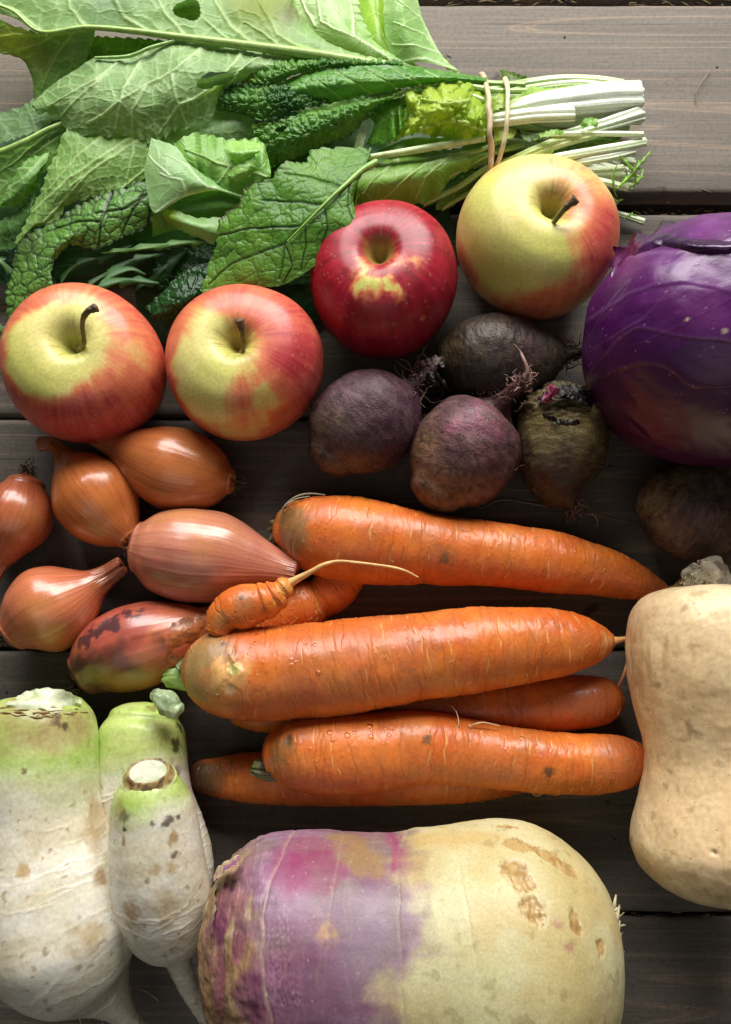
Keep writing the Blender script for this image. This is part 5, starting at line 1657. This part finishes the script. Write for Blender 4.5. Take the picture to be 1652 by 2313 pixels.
leaf([[(860, 150, 3.8), (700, 128, 4.3), (560, 110, 4.5), (420, 92, 4.5), (385, 96, 4.5), (330, 118, 4.4), (275, 130, 4.3), (215, 131, 4.2), (170, 158, 3.9), (118, 192, 3.6), (70, 236, 3.3)],
      [(860, 152, 3.8), (700, 146, 4.5), (560, 152, 4.9), (450, 180, 5.1), (330, 215, 5.1), (200, 225, 4.5), (130, 235, 3.9), (72, 240, 3.3)],
      [(860, 154, 3.8), (700, 160, 4.0), (575, 180, 4.2), (520, 196, 4.2), (497, 215, 4.1), (482, 256, 4.0), (440, 285, 4.0), (395, 294, 4.0), (345, 320, 3.9), (300, 307, 3.9), (240, 308, 3.8), (190, 300, 3.7), (155, 298, 3.5), (130, 264, 3.4), (92, 258, 3.3), (72, 244, 3.2)]],
     '#86ab68', '#9abc7c', '#c8e0a4', 76, veins=[[(465, 102, 5), (400, 160), (330, 190), (200, 280)], [(550, 112, 4), (480, 200), (400, 240), (360, 300)], [(330, 118, 4.5), (280, 200), (260, 290)], [(280, 135, 4), (200, 190), (110, 240)], [(390, 170, 3), (400, 230), (420, 280)], [(240, 165, 3), (170, 230), (140, 260)], [(600, 120, 3), (540, 160), (520, 190)], [(330, 190, 3), (300, 250), (300, 300)]],
     cell=31, amp=.0007, nu=340, nv=160, serr=(0, 1), ser_amp=11, ser_per=32, und=.3, parent=gb, holes=[(482, 180, 42, 17, -.25)], label="lower lobe of the largest leaf with a torn hole")
rib([(880, 150, 4.2, 12), (830, 143, 4.4, 12), (715, 124, 4.75, 11.5), (577, 105, 4.9, 10), (399, 83, 4.85, 8), (300, 70, 4.8, 6.5), (194, 62, 4.75, 5.5), (92, 72, 4.6, 4), (30, 25, 4.5, 3), (-40, 0, 4.5, 3)], '#9ab860', gb)
rib([(395, 92, 4.8, 3.5), (340, 108, 4.75, 4), (290, 127, 4.6, 4), (215, 131, 4.4, 3)], '#93b46a', gb, "side_vein")
# pale rolled leaf seen through the hole
leaf([[(530, 158, 3.9), (480, 172, 4.0), (432, 184, 3.9)], [(532, 168, 4.6), (485, 182, 4.7), (434, 192, 4.3)], [(530, 190, 3.8), (480, 205, 3.8), (436, 200, 3.8)]], '#9cbf86', '#b4d09c', '#cfe2bc', 77, nu=60, nv=40, cell=26, serr=(0, 0), amp=.0003)
leaf([[(470, -10, 3.8), (430, -8, 3.9), (385, 5, 3.8)], [(470, 10, 4.3), (430, 12, 4.4), (385, 22, 4.2)], [(470, 30, 3.6), (430, 32, 3.6), (385, 35, 3.6)]], '#7fae5c', '#94c06c', '#b8d698', 78, nu=60, nv=40, cell=26, serr=(0, 0), amp=.0003)
leaf([[(480, 20, 2.6), (430, 30, 2.8), (370, 40, 2.6)], [(500, 90, 2.4), (430, 95, 2.5), (370, 90, 2.4)]], '#55803a', '#44702f', '#7fa050', 79, nu=60, nv=40)
leaf([[(380, 90, 3.0), (300, 85, 3.0), (200, 80, 2.8)], [(380, 140, 2.8), (300, 150, 2.8), (190, 150, 2.6)]], '#4f7a30', '#33592a', '#7fa050', 80, nu=80, nv=40)

# grey-green sheets between
leaf([[(600, 215, 3.4), (540, 240, 3.4), (450, 275, 3.4), (380, 310, 3.2)], [(610, 265, 3.6), (540, 280, 3.7), (460, 300, 3.6), (390, 330, 3.3)], [(600, 310, 3.2), (540, 325, 3.2), (460, 335, 3.2), (400, 350, 3.0)]], '#7ca262', '#90b476', '#b8d29c', 81, nu=100, nv=60, cell=30)

# lettuce pieces in the middle
leaf([[(548, 440, 4.2), (490, 412, 4.5), (430, 372, 4.8), (398, 332, 4.8), (342, 312, 4.6)], [(548, 445, 4.4), (485, 425, 4.9), (425, 408, 5.2), (372, 385, 5.1), (332, 355, 4.7)], [(548, 450, 4.2), (480, 430, 4.6), (412, 448, 4.7), (352, 480, 4.6), (334, 440, 4.6), (326, 380, 4.6)]],
     '#8db872', '#a2c888', '#cfe4b8', 82, veins=[[(485, 428, 5.5), (420, 440), (352, 478)], [(420, 440, 3.5), (410, 408), (362, 392)], [(470, 425, 3), (420, 370), (370, 350)], [(385, 395, 2.5), (350, 370), (335, 350)]], cell=46, amp=.0003, serr=(.3, .3), ser_amp=3, rgh=.34, vmix=.45, nu=180, nv=110, und=.15, label="pale lettuce leaf with a white midrib")
leaf([[(552, 446, 4.1), (485, 430, 4.4), (412, 450, 4.4), (350, 482, 4.3)], [(545, 470, 4.0), (480, 470, 4.3), (410, 482, 4.2), (345, 498, 4.0)], [(530, 488, 3.4), (480, 500, 3.5), (410, 515, 3.4), (345, 535, 3.2)]], '#5f9440', '#4f8436', '#7fae5c', 83, cell=50, amp=.0002, serr=(0, 0), nu=90, nv=60, und=.1, rgh=.36)
leaf([[(392, 322, 4.2), (440, 306, 4.4), (520, 314, 4.5), (588, 320, 4.4), (604, 350, 4.2)], [(400, 350, 4.5), (460, 360, 4.9), (540, 375, 4.9), (612, 395, 4.4)], [(420, 368, 4.3), (465, 408, 4.5), (530, 440, 4.4), (560, 440, 4.2), (600, 425, 4.0)]],
     '#7cb048', '#94c464', '#b8da90', 84, veins=[[(600, 400, 3), (500, 370), (420, 340)], [(520, 375, 3), (500, 410), (480, 420)]], cell=32, amp=.0007, crinkle=.5, ruffle=(.22, 60, (0, 1)), ser_amp=6, ser_per=26, rgh=.3, vmix=.35, nu=180, nv=110, label="curled bright lettuce leaf")
leaf([[(512, 325, 4.9), (545, 318, 5.0), (588, 322, 4.9)], [(518, 345, 5.4), (550, 345, 5.5), (590, 340, 5.2)], [(522, 360, 4.9), (545, 372, 5.0), (570, 352, 5.0)]], '#8cc058', '#a4d070', '#c4e0a0', 85, nu=60, nv=40, cell=26, ser_amp=3, ruffle=(.1, 40, (1,)), rgh=.3)
leaf([[(505, 392, 4.7), (530, 378, 5.1), (575, 345, 5.3)], [(525, 400, 5.0), (550, 388, 5.2), (582, 365, 5.1)], [(545, 410, 4.7), (560, 400, 4.8), (590, 380, 4.8)]], '#84b850', '#9ccc68', '#c4e0a0', 86, nu=60, nv=40, cell=26, ser_amp=4, rgh=.3)
leaf([[(505, 492, 4.0), (440, 490, 4.3), (400, 476, 4.4), (366, 474, 4.3)], [(496, 525, 4.1), (440, 512, 4.5), (398, 498, 4.4), (366, 484, 4.2)], [(482, 553, 3.7), (440, 534, 3.8), (405, 520, 3.8), (370, 496, 3.9)]],
     '#8cb868', '#a0c880', '#c4dcac', 87, cell=30, amp=.0003, ser_amp=3, nu=100, nv=60, rgh=.35, blobs=[(375, 480, 26, '#a4c02c', .9)], vmix=.3)

# dark savoyed leaf on top of the bunch
SG, SG2, SV = '#6c9e44', '#588a3a', '#a8c878'
kw = dict(mode='top', cell=19, amp=.0016, vw=1.6, vmix=.25, rgh=.26, small=.35, crinkle=.3)
leaf([[(910, 142, 4.2), (800, 131, 4.5), (700, 128, 4.5), (630, 133, 4.4), (575, 145, 4.3), (555, 165, 4.2), (550, 185, 4.1)], [(910, 146, 4.5), (800, 141, 4.9), (700, 146, 5.0), (640, 162, 4.9), (590, 185, 4.6), (552, 195, 4.2)],
      [(910, 150, 4.3), (800, 150, 4.7), (721, 158, 4.8), (670, 168, 4.7), (624, 190, 4.4), (590, 208, 4.2), (548, 204, 4.1)]], '#3a7028', SG, SV, 88, edge='#26331c', serr=(1, 0), ser_amp=6, ser_per=11, nu=240, nv=60, und=.15, **kw,
     blobs=[(560, 172, 16, '#8a9c24', .9)], label="dark green crinkled savoy-like leaf, upper fold")
leaf([[(745, 222, 4.2), (680, 205, 4.5), (620, 190, 4.6), (555, 190, 4.3), (515, 196, 4.1)], [(745, 230, 4.5), (650, 228, 4.8), (580, 226, 4.7), (496, 222, 4.2)], [(745, 240, 4.1), (650, 264, 4.3), (590, 276, 4.2), (560, 262, 4.1), (525, 252, 4.0), (488, 248, 3.9)]],
     SG2, '#265a24', SV, 89, serr=(0, 1), ser_amp=4, ser_per=20, nu=170, nv=90, und=.2, edge='#3a3040', **kw)
leaf([[(1100, 176, 3.5), (1000, 160, 4.3), (900, 148, 4.8), (800, 149, 4.9), (721, 158, 4.8), (670, 170, 4.6), (630, 192, 4.4)], [(1100, 183, 4.0), (1000, 175, 4.8), (900, 180, 5.1), (800, 187, 5.1), (720, 195, 5.0), (650, 206, 4.7)],
      [(1100, 190, 3.5), (973, 190, 4.3), (818, 218, 4.3), (730, 236, 4.1), (660, 228, 4.1)]], '#70a646', '#58923e', '#a8cc78', 90, serr=(0, 0), mode='top', cell=24, amp=.0006, vw=1.8, vmix=.3, rgh=.25, small=.3, nu=220, nv=90, und=.1,
     veins=[[(840, 215, 2.5), (800, 185), (760, 160)], [(900, 205, 2.5), (860, 175), (820, 155)], [(960, 195, 2.5), (920, 170), (890, 152)], [(1030, 188, 2), (990, 172), (960, 158)], [(770, 225, 2), (740, 200), (715, 180)]])
leaf([[(1100, 190, 3.6), (973, 192, 4.2), (850, 214, 4.4), (717, 240, 4.4), (640, 260, 4.4), (566, 280, 4.1)], [(1100, 194, 3.8), (960, 200, 4.6), (830, 238, 4.9), (740, 278, 4.9), (660, 312, 4.7), (588, 330, 4.0)],
      [(1100, 200, 3.5), (960, 208, 4.0), (860, 232, 3.8), (822, 268, 3.7), (790, 304, 3.6), (745, 318, 3.6), (690, 346, 3.5), (640, 366, 3.4), (612, 384, 3.3)]],
     '#6c9e46', '#588c3e', '#b0cc80', 91, veins=[[(1090, 194, 4), (960, 202), (850, 220), (720, 245), (570, 285)]], serr=(.3, 1), ser_amp=4, ser_per=22, nu=260, nv=150, und=.2, edge='#40303c', edge_w=.02, mode='top', cell=22, amp=.0017, vw=1.7, vmix=.28, rgh=.25, small=.4, crinkle=.3,
     holes=[(635, 292, 14, 6, -.3)], label="dark green crinkled leaf, lower fold")

# yellow-green curly lettuce by the band
leaf([[(1105, 210, 4.0), (1050, 190, 4.3), (985, 186, 4.4), (935, 198, 4.2), (895, 222, 3.9)], [(1105, 250, 4.7), (1040, 250, 5.1), (980, 250, 4.9), (915, 262, 4.2)], [(1100, 308, 3.8), (1045, 314, 4.0), (985, 314, 3.9), (930, 304, 3.8), (885, 322, 3.5)]],
     '#9cbc38', '#b4cc50', '#cbdc88', 92, veins=[[(1095, 290, 3), (1020, 270), (950, 290)], [(1060, 230, 3), (1000, 240), (940, 220)]], cell=40, amp=.0014, crinkle=.6, ruffle=(.5, 60, (0, 1)), ser_amp=8, ser_per=24, rgh=.3, vmix=.3, nu=240, nv=130, und=.8, undf=.03, label="yellow-green curly leaf beside the rubber band")
leaf([[(960, 200, 4.3), (905, 212, 4.4), (860, 232, 4.3), (826, 262, 4.1)], [(940, 225, 4.1), (890, 248, 4.3), (845, 280, 4.1)], [(925, 240, 4.4), (912, 285, 4.2), (880, 322, 3.8), (826, 330, 3.5)]],
     '#5f9a30', '#74ac3c', '#a4c878', 93, cell=30, amp=.0005, ruffle=(.3, 48, (0, 1)), ser_amp=6, ser_per=22, rgh=.3, vmix=.3, nu=150, nv=80, edge='#2f4a1c', edge_w=.03)
leaf([[(822, 286, 3.9), (806, 310, 3.9), (800, 345, 3.7)], [(830, 300, 3.8), (824, 325, 3.8), (812, 348, 3.6)]], '#b4d08c', '#c4dca0', '#dcecc4', 94, nu=50, nv=24, cell=20, amp=.0002, serr=(1, 1), ser_amp=3)
leaf([[(1100, 300, 3.2), (1000, 312, 3.4), (930, 312, 3.4), (880, 330, 3.3), (840, 350, 3.1)], [(1100, 320, 3.4), (1000, 335, 3.6), (900, 345, 3.5), (830, 358, 3.1)]], '#6fa03c', '#5f9034', '#9cc070', 95, nu=110, nv=40, cell=30, serr=(0, 0))
leaf([[(1115, 325, 3.1), (1000, 340, 3.2), (900, 352, 3.2), (812, 365, 3.1)], [(1110, 345, 3.2), (1000, 378, 3.7), (900, 405, 3.7), (808, 420, 3.2)], [(1105, 365, 2.8), (1020, 405, 2.5), (990, 442, 2.4), (925, 462, 2.4), (885, 455, 2.4), (835, 475, 2.3), (800, 470, 2.3)]],
     '#7fac44', '#94bc58', '#bcd890', 96, veins=[[(1090, 340, 3), (960, 370), (860, 450)], [(1020, 350, 3), (960, 400), (940, 450)], [(900, 360, 3), (850, 400), (820, 440)]], cell=40, amp=.0006, crinkle=.4, ruffle=(.22, 60, (1,)), ser_amp=5, ser_per=26, rgh=.3, vmix=.4, nu=200, nv=100, und=.25, label="pale green ruffled leaf behind the crimson apple")
leaf([[(1115, 365, 2.2), (1040, 400, 2.4), (1000, 440, 2.2), (985, 475, 1.8)], [(1105, 400, 1.8), (1060, 430, 1.8), (1020, 470, 1.6)]], '#6a9438', '#57802f', '#9cb86c', 97, nu=80, nv=40, cell=30)
leaf([[(860, 340, 3.2), (830, 360, 3.4), (812, 400, 3.2), (806, 460, 2.6)], [(890, 370, 3.0), (860, 400, 3.2), (840, 440, 2.8), (825, 478, 2.4)]], '#5f8c30', '#4f7a2c', '#8caa58', 98, nu=80, nv=40, cell=34)
rib([(1095, 312, 3.9, 8), (1000, 328, 4.0, 8.5), (920, 342, 3.9, 8), (815, 358, 3.6, 6)], '#c4d89c', gb, "stalk")

# bright mustard leaf pointing at the crimson apple
leaf([[(838, 338, 4.9), (800, 333, 5.0), (760, 334, 5.2), (706, 338, 5.4), (688, 368, 5.4), (640, 368, 5.4), (612, 402, 5.3), (560, 420, 5.2), (540, 460, 5.0), (496, 495, 4.8), (488, 555, 4.6), (470, 602, 4.4), (452, 655, 4.2)],
      [(836, 345, 5.0), (817, 382, 5.3), (780, 418, 5.8), (743, 452, 5.95), (690, 505, 5.8), (644, 549, 5.5), (590, 595, 5.1), (530, 635, 4.6), (458, 662, 4.2)],
      [(838, 352, 4.9), (828, 375, 5.0), (800, 438, 5.4), (806, 488, 5.8), (830, 529, 6.1), (795, 545, 5.7), (760, 562, 5.4), (715, 598, 5.1), (668, 630, 4.9), (620, 648, 4.8), (560, 645, 4.6), (500, 655, 4.4), (462, 668, 4.2)]],
     '#6a9c38', '#5a8c32', '#35502c', 99, veins=[[(810, 388, 4.5), (743, 452), (690, 503), (644, 549), (632, 630)], [(730, 462, 3), (650, 455), (590, 450)], [(680, 512, 3), (620, 510), (545, 520), (495, 530)], [(640, 552, 3), (580, 575), (520, 600), (470, 640)], [(730, 470, 2.6), (738, 520), (725, 580)], [(775, 425, 3), (700, 400), (640, 390)], [(790, 410, 2.4), (785, 470), (805, 510)], [(690, 505, 2.4), (692, 560), (680, 610)], [(644, 549, 2.4), (660, 600), (640, 640)]],
     mode='top', cell=34, amp=.00045, vw=1.7, vmix=.6, edge='#4a3a2c', edge_w=.02, nu=320, nv=200, serr=(1, .15), ser_amp=6, ser_per=26, und=.2, undf=.012, small=.5, rgh=.36, label="bright green mustard leaf whose tip touches the crimson apple", blobs=[(560, 630, 60, '#8a9c3c', .5), (720, 360, 60, '#7cae3c', .5)])
rib([(850, 366, 5.1, 8), (817, 385, 5.5, 7), (780, 418, 5.98, 5), (743, 452, 6.1, 4), (690, 505, 5.95, 3), (650, 545, 5.65, 2)], '#7fa848', gb)

# dark leaf between the two left apples
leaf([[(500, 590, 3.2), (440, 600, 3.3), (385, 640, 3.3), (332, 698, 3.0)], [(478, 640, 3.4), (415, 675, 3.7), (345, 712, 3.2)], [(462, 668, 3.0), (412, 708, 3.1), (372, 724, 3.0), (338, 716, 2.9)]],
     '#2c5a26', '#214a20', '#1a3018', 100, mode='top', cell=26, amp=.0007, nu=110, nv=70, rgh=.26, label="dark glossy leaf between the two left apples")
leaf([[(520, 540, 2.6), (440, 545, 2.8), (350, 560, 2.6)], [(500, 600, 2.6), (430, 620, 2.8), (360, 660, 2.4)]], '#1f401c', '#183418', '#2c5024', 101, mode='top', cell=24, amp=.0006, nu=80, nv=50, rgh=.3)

# feathery leaves above the first apple
frond([(490, 545, 3.6), (420, 548, 4.0), (330, 560, 4.1), (228, 572, 3.9)], 26, 4, '#4f7c34', 110, vein='#84a85c', label="thin jagged pale-edged leaf above the first apple")
frond([(360, 575, 3.4), (300, 590, 3.6), (240, 620, 3.8), (190, 652, 4.0)], 30, 3, '#2a4f20', 111, vein='#466c34')
frond([(300, 555, 3.4), (230, 580, 3.4), (170, 600, 3.4), (130, 650, 3.4)], 26, 3, '#25481e', 112, vein='#3f6430')
frond([(360, 640, 3.8), (280, 634, 4.5), (200, 655, 5.0), (132, 664, 5.0)], 30, 3, '#34602a', 113, vein='#54804a', label="jagged leaf tip lying on the first apple")
frond([(330, 620, 3.6), (290, 610, 3.8), (230, 640, 4.2), (235, 690, 5.2)], 22, 2, '#34602a', 114, vein='#54804a')
frond([(430, 560, 3.0), (380, 600, 3.0), (330, 640, 3.0), (300, 660, 3.0)], 30, 3, '#24461e', 115, vein='#3a5c30')
frond([(-50, 700, 1.8), (-10, 735, 1.8), (15, 760, 1.6), (10, 830, 1.2)], 28, 4, '#5f8c4c', 116)
frond([(-50, 720, 1.4), (0, 745, 1.4), (25, 790, 1.0), (-5, 850, .8)], 24, 4, '#6f9c5c', 117)
frond([(-50, 560, 2.0), (0, 590, 2.2), (30, 620, 2.0), (50, 660, 1.6)], 26, 3, '#335c34', 118)


# ------------------------------------------------------------------ tied stalks
def stalk(pts, r0, flat=.6, z=None, c0='#d2d8c0', c1='#9ab468', x0=1150, x1=1260, seed=1, grooves=1.0, nu=110, nv=60, ends=None, label=None, bulge=1.0):
    k = [(x, y, r, z_ / 100) for (x, y, z_, r) in pts]
    kn = caps(k, 3, 4)

    def disp(D):
        return D.Rm * .06 * grooves * np.cos(D.th * 7 + seed) + D.Rm * .05 * fbm(np.stack([np.cos(D.th) * 4, np.sin(D.th) * 4, D.s * 12], -1), seed, 3) + D.Rm * .05 * D.n(60, seed) + D.Rm * .10 * D.n(420, seed) * (sst(.93, 1, D.t))
    def col(D):
        c = mix(srgb(c1), srgb(c0), sst(x0, x1, D.X + 30 * D.n(50, seed)))
        f = fbm(np.stack([np.cos(D.th) * 5, np.sin(D.th) * 5, D.s * 9], -1), seed + 2, 3)
        c = mix(c, srgb('#a9c27c'), .5 * sst(.1, .6, f))
        c = mix(c, srgb('#c9bd93'), .7 * sst(.965, 1, D.t))
        return c
    return body("stalk", kn, M_STALK, gb, nu, nv, flat=flat, disp=disp, col=col, rgh=.34, label=label, wide=.05)


# lower layers
rs = np.random.RandomState(21)
for k in range(26):
    y1 = 196 + (k % 13) * 19 + rs.uniform(-5, 5)
    y0 = 255 + (y1 - 300) * .62
    zc_ = .6 + .55 * (k % 4) + rs.uniform(0, .3)
    r_ = rs.uniform(6, 11)
    x1_ = 1400 + rs.uniform(-50, 45)
    stalk([(1060, y0 + rs.uniform(-20, 20) + 30, zc_ + .5, r_ * .8), (1150, y0 + 10, zc_ + .6, r_), (1280, (y0 + y1) / 2, zc_ + .2, r_), (x1_, y1, zc_, r_ * 1.1)], 0, .8, c0=['#c6d0ac', '#b9c69a', '#d0d7bf'][k % 3], c1='#7f9c48', x0=1120, x1=1330, seed=k, nu=60, nv=24)
# distinct upper stalks
stalk([(1080, 262, 3.6, 12), (1150, 252, 4.0, 20), (1220, 236, 4.0, 28), (1300, 226, 3.8, 33), (1380, 218, 3.6, 35), (1442, 216, 3.5, 35)], 0, .6, c0='#d9dfce', c1='#b9ca84', x0=1140, x1=1220, seed=31, nu=200, nv=120, label="widest white stalk")
stalk([(1120, 258, 3.0, 12), (1240, 264, 3.0, 22), (1340, 262, 2.9, 25), (1437, 255, 2.8, 25)], 0, .5, c0='#dfe5c4', c1='#b4c880', seed=32, nu=140, nv=80)
stalk([(1085, 275, 3.8, 12), (1130, 271, 4.3, 16), (1200, 262, 4.5, 17), (1260, 259, 4.4, 17), (1294, 258, 4.3, 16)], 0, .7, c0='#d6dcc6', c1='#bccb8e', x0=1060, x1=1150, seed=33, nu=140, nv=80, label="short white stalk with a clean cut end")
stalk([(1070, 205, 2.6, 9), (1150, 193, 3.0, 9), (1250, 178, 2.8, 8), (1340, 178, 2.4, 8), (1405, 188, 2.2, 9)], 0, .7, c0='#cfdfae', c1='#7fa04c', seed=34)
stalk([(1100, 222, 2.6, 8), (1180, 203, 3.0, 9), (1300, 188, 2.6, 8), (1395, 200, 2.4, 9)], 0, .7, c0='#dfeac8', c1='#93b060', seed=44)
stalk([(1230, 315, 3.2, 9), (1310, 296, 3.6, 12), (1380, 277, 3.6, 15), (1432, 260, 3.5, 19), (1446, 256, 3.4, 21)], 0, .6, c0='#d4dcc4', c1='#b4cc84', x0=1200, x1=1330, seed=35, label="flared white stalk end")
stalk([(1200, 306, 3.9, 5), (1290, 302, 4.1, 6), (1380, 302, 4.0, 6), (1449, 303, 3.9, 6)], 0, .8, c0='#dde8bc', c1='#a4c060', seed=36)
stalk([(1090, 395, 2.6, 8), (1170, 358, 3.6, 11), (1260, 322, 3.8, 14), (1330, 304, 3.6, 12), (1352, 298, 3.5, 8)], 0, .7, c0='#d2dc9c', c1='#a9bc5c', x0=1150, x1=1300, seed=37)
stalk([(1150, 386, 3.2, 7), (1240, 360, 3.8, 9), (1340, 342, 3.9, 10), (1400, 332, 3.8, 10), (1456, 321, 3.6, 10)], 0, .75, c0='#dbe6c2', c1='#b4c47c', seed=38)
stalk([(1230, 385, 3.2, 8), (1310, 366, 3.7, 10), (1380, 354, 3.7, 10), (1430, 342, 3.5, 10)], 0, .75, c0='#d2dabc', c1='#bccb8c', seed=39)
stalk([(1300, 398, 2.6, 18), (1350, 396, 2.7, 20), (1405, 392, 2.6, 20)], 0, .6, c0='#dde2b8', c1='#c4d090', seed=40)
stalk([(1310, 400, 3.3, 8), (1360, 410, 3.3, 8), (1415, 424, 3.1, 8)], 0, .8, c0='#dfe8c8', c1='#bccb8c', seed=41)
stalk([(1330, 430, 1.8, 10), (1365, 444, 1.7, 11), (1390, 460, 1.5, 9)], 0, .7, c0='#cfdcb0', c1='#a9bc7c', seed=42)
stalk([(1340, 470, .5, 6), (1400, 484, .5, 7), (1452, 500, .5, 8)], 0, .7, c0='#cddcb4', c1='#93a86c', x0=1350, x1=1420, seed=43, label="loose thin stalk lying on the board behind the yellow apple")
for (pts, r_) in (([(830, 372, 3.0), (950, 362, 3.2), (1080, 340, 3.4), (1160, 300, 3.4)], 6), ([(900, 455, 2.0), (1000, 405, 2.6), (1100, 350, 3.2), (1180, 330, 3.4)], 7), ([(960, 460, 1.8), (1040, 420, 2.4), (1110, 375, 2.9), (1200, 350, 3.2)], 7),
                  ([(1000, 470, 1.6), (1060, 435, 2.0), (1120, 400, 2.4), (1180, 380, 2.6)], 6), ([(1000, 200, 4.0), (1060, 215, 4.2), (1130, 240, 4.2), (1180, 245, 3.8)], 7), ([(980, 190, 3.8), (1060, 196, 4.0), (1130, 205, 3.9), (1200, 205, 3.4)], 7), ([(1000, 180, 3.6), (1080, 186, 3.7), (1180, 190, 3.3)], 6)):
    stalk([(x, y, z_, r_) for x, y, z_ in pts], 0, .7, c0='#a9c070', c1='#93b058', seed=r_ + len(pts), nu=70, nv=24)
# leafy scraps among the stalks
for k, (rows, b1, b2, kw2) in enumerate([
    ([[(1140, 168, 2.6), (1128, 158, 2.9), (1150, 160, 3.0), (1190, 172, 3.0)], [(1130, 180, 2.6), (1150, 178, 2.9), (1195, 182, 2.8)]], '#2f5a24', '#3f6c2c', dict(crinkle=.8, cell=12)),
    ([[(1140, 235, 4.1), (1190, 205, 3.9), (1200, 195, 3.6), (1240, 200, 3.4), (1320, 190, 3.1), (1390, 195, 2.9)], [(1150, 245, 4.0), (1210, 225, 3.9), (1300, 205, 3.6), (1390, 200, 3.1)]], '#93b84c', '#a9c860', {}),
    ([[(1180, 285, 3.9), (1195, 300, 4.1), (1225, 305, 4.1)], [(1175, 300, 4.0), (1190, 318, 4.1), (1222, 318, 4.0)]], '#3a6c30', '#4f8438', dict(crinkle=.6, cell=12)),
    ([[(1218, 305, 4.2), (1250, 292, 4.4), (1275, 296, 4.3)], [(1222, 312, 4.3), (1250, 304, 4.5), (1272, 304, 4.3)]], '#6f9c3c', '#84b04c', {}),
    ([[(1310, 280, 4.2), (1322, 268, 4.5), (1345, 268, 4.5), (1352, 278, 4.4)], [(1316, 292, 4.3), (1330, 282, 4.7), (1350, 286, 4.5)]], '#5f9444', '#74a854', dict(ruffle=(.15, 24, (0, 1)))),
    ([[(1115, 290, 4.0), (1140, 285, 4.2), (1165, 300, 4.1)], [(1118, 320, 4.0), (1140, 315, 4.3), (1160, 312, 4.1)]], '#a9c04c', '#b8cc60', {}),
    ([[(1110, 220, 4.4), (1135, 210, 4.5), (1150, 225, 4.3)], [(1112, 250, 4.3), (1135, 245, 4.6), (1150, 240, 4.3)]], '#9cb840', '#b0c858', {}),
    ([[(1190, 370, 4.2), (1230, 350, 4.3), (1252, 335, 4.1)], [(1180, 378, 4.1), (1225, 362, 4.3), (1250, 344, 4.1)]], '#8cac44', '#9cbc54', {}),
    ([[(1100, 400, 2.8), (1180, 350, 3.2), (1300, 325, 3.2), (1400, 312, 3.0)], [(1120, 420, 2.4), (1220, 380, 2.8), (1310, 340, 3.0), (1400, 325, 2.9)]], '#6f9444', '#5a8038', {})]):
    leaf(rows, b1, b2, '#b8d088', 120 + k, nu=70, nv=30, **{**dict(cell=22, amp=.0003, ser_amp=4, ser_per=14, rgh=.35, und=.15, undf=.03, name="leaf_scrap"), **kw2})
for k, (sp, w_) in enumerate([([(1395, 425, 3.4), (1425, 395, 3.6), (1450, 365, 3.8), (1472, 340, 3.6)], 16), ([(1400, 350, 3.9), (1422, 375, 3.8), (1435, 400, 3.4), (1432, 425, 3.0)], 14), ([(1400, 430, 2.8), (1425, 420, 2.8), (1448, 400, 2.6), (1452, 380, 2.4)], 12),
                              ([(1395, 370, 3.9), (1385, 400, 3.6), (1388, 430, 3.2), (1400, 455, 2.6)], 8), ([(1370, 440, 2.6), (1390, 455, 2.4), (1410, 450, 2.2)], 8), ([(1410, 495, .8), (1425, 485, .9), (1440, 488, .8)], 9), ([(1335, 318, 3.8), (1360, 312, 3.9), (1390, 318, 3.8)], 7)]):
    frond(sp, w_, 5, ['#84b83c', '#94c44c'][k % 2], 140 + k, vein='#b8dc80', sweep=1.3)

# rubber band: one loop twisted into two strands over the stalks
bd = []
for pts in ([(1086, 168, 1.2, 5), (1092, 172, 2.6, 7), (1100, 200, 4.3, 6), (1105, 225, 4.9, 6.5), (1104, 245, 5.1, 7.5), (1108, 270, 5.1, 7), (1106, 300, 5.0, 6), (1110, 325, 4.6, 7), (1110, 350, 4.2, 7), (1108, 380, 3.8, 6), (1103, 410, 2.6, 5), (1098, 430, 1.0, 5)],
            [(1140, 172, 1.2, 5), (1142, 182, 3.2, 7), (1147, 200, 4.4, 5.5), (1147, 240, 4.95, 5.5), (1145, 275, 5.05, 5.5), (1142, 305, 4.8, 5.5), (1135, 335, 4.5, 5.5), (1125, 370, 3.9, 5), (1118, 398, 3.2, 4.5), (1110, 430, 1.0, 4.5)]):
    bd.append(pxpath([(a, b, z / 100, r) for a, b, z, r in pts]))
b_ = tubes("rubber_band", bd[:1], M_RUBBER, gb, 8, srgb('#cbb494'), .45, n=120, label="twisted thicker strand of the tan rubber band")
b_ = tubes("rubber_band", bd[1:], M_RUBBER, gb, 8, srgb('#d2c4a0'), .45, n=120)
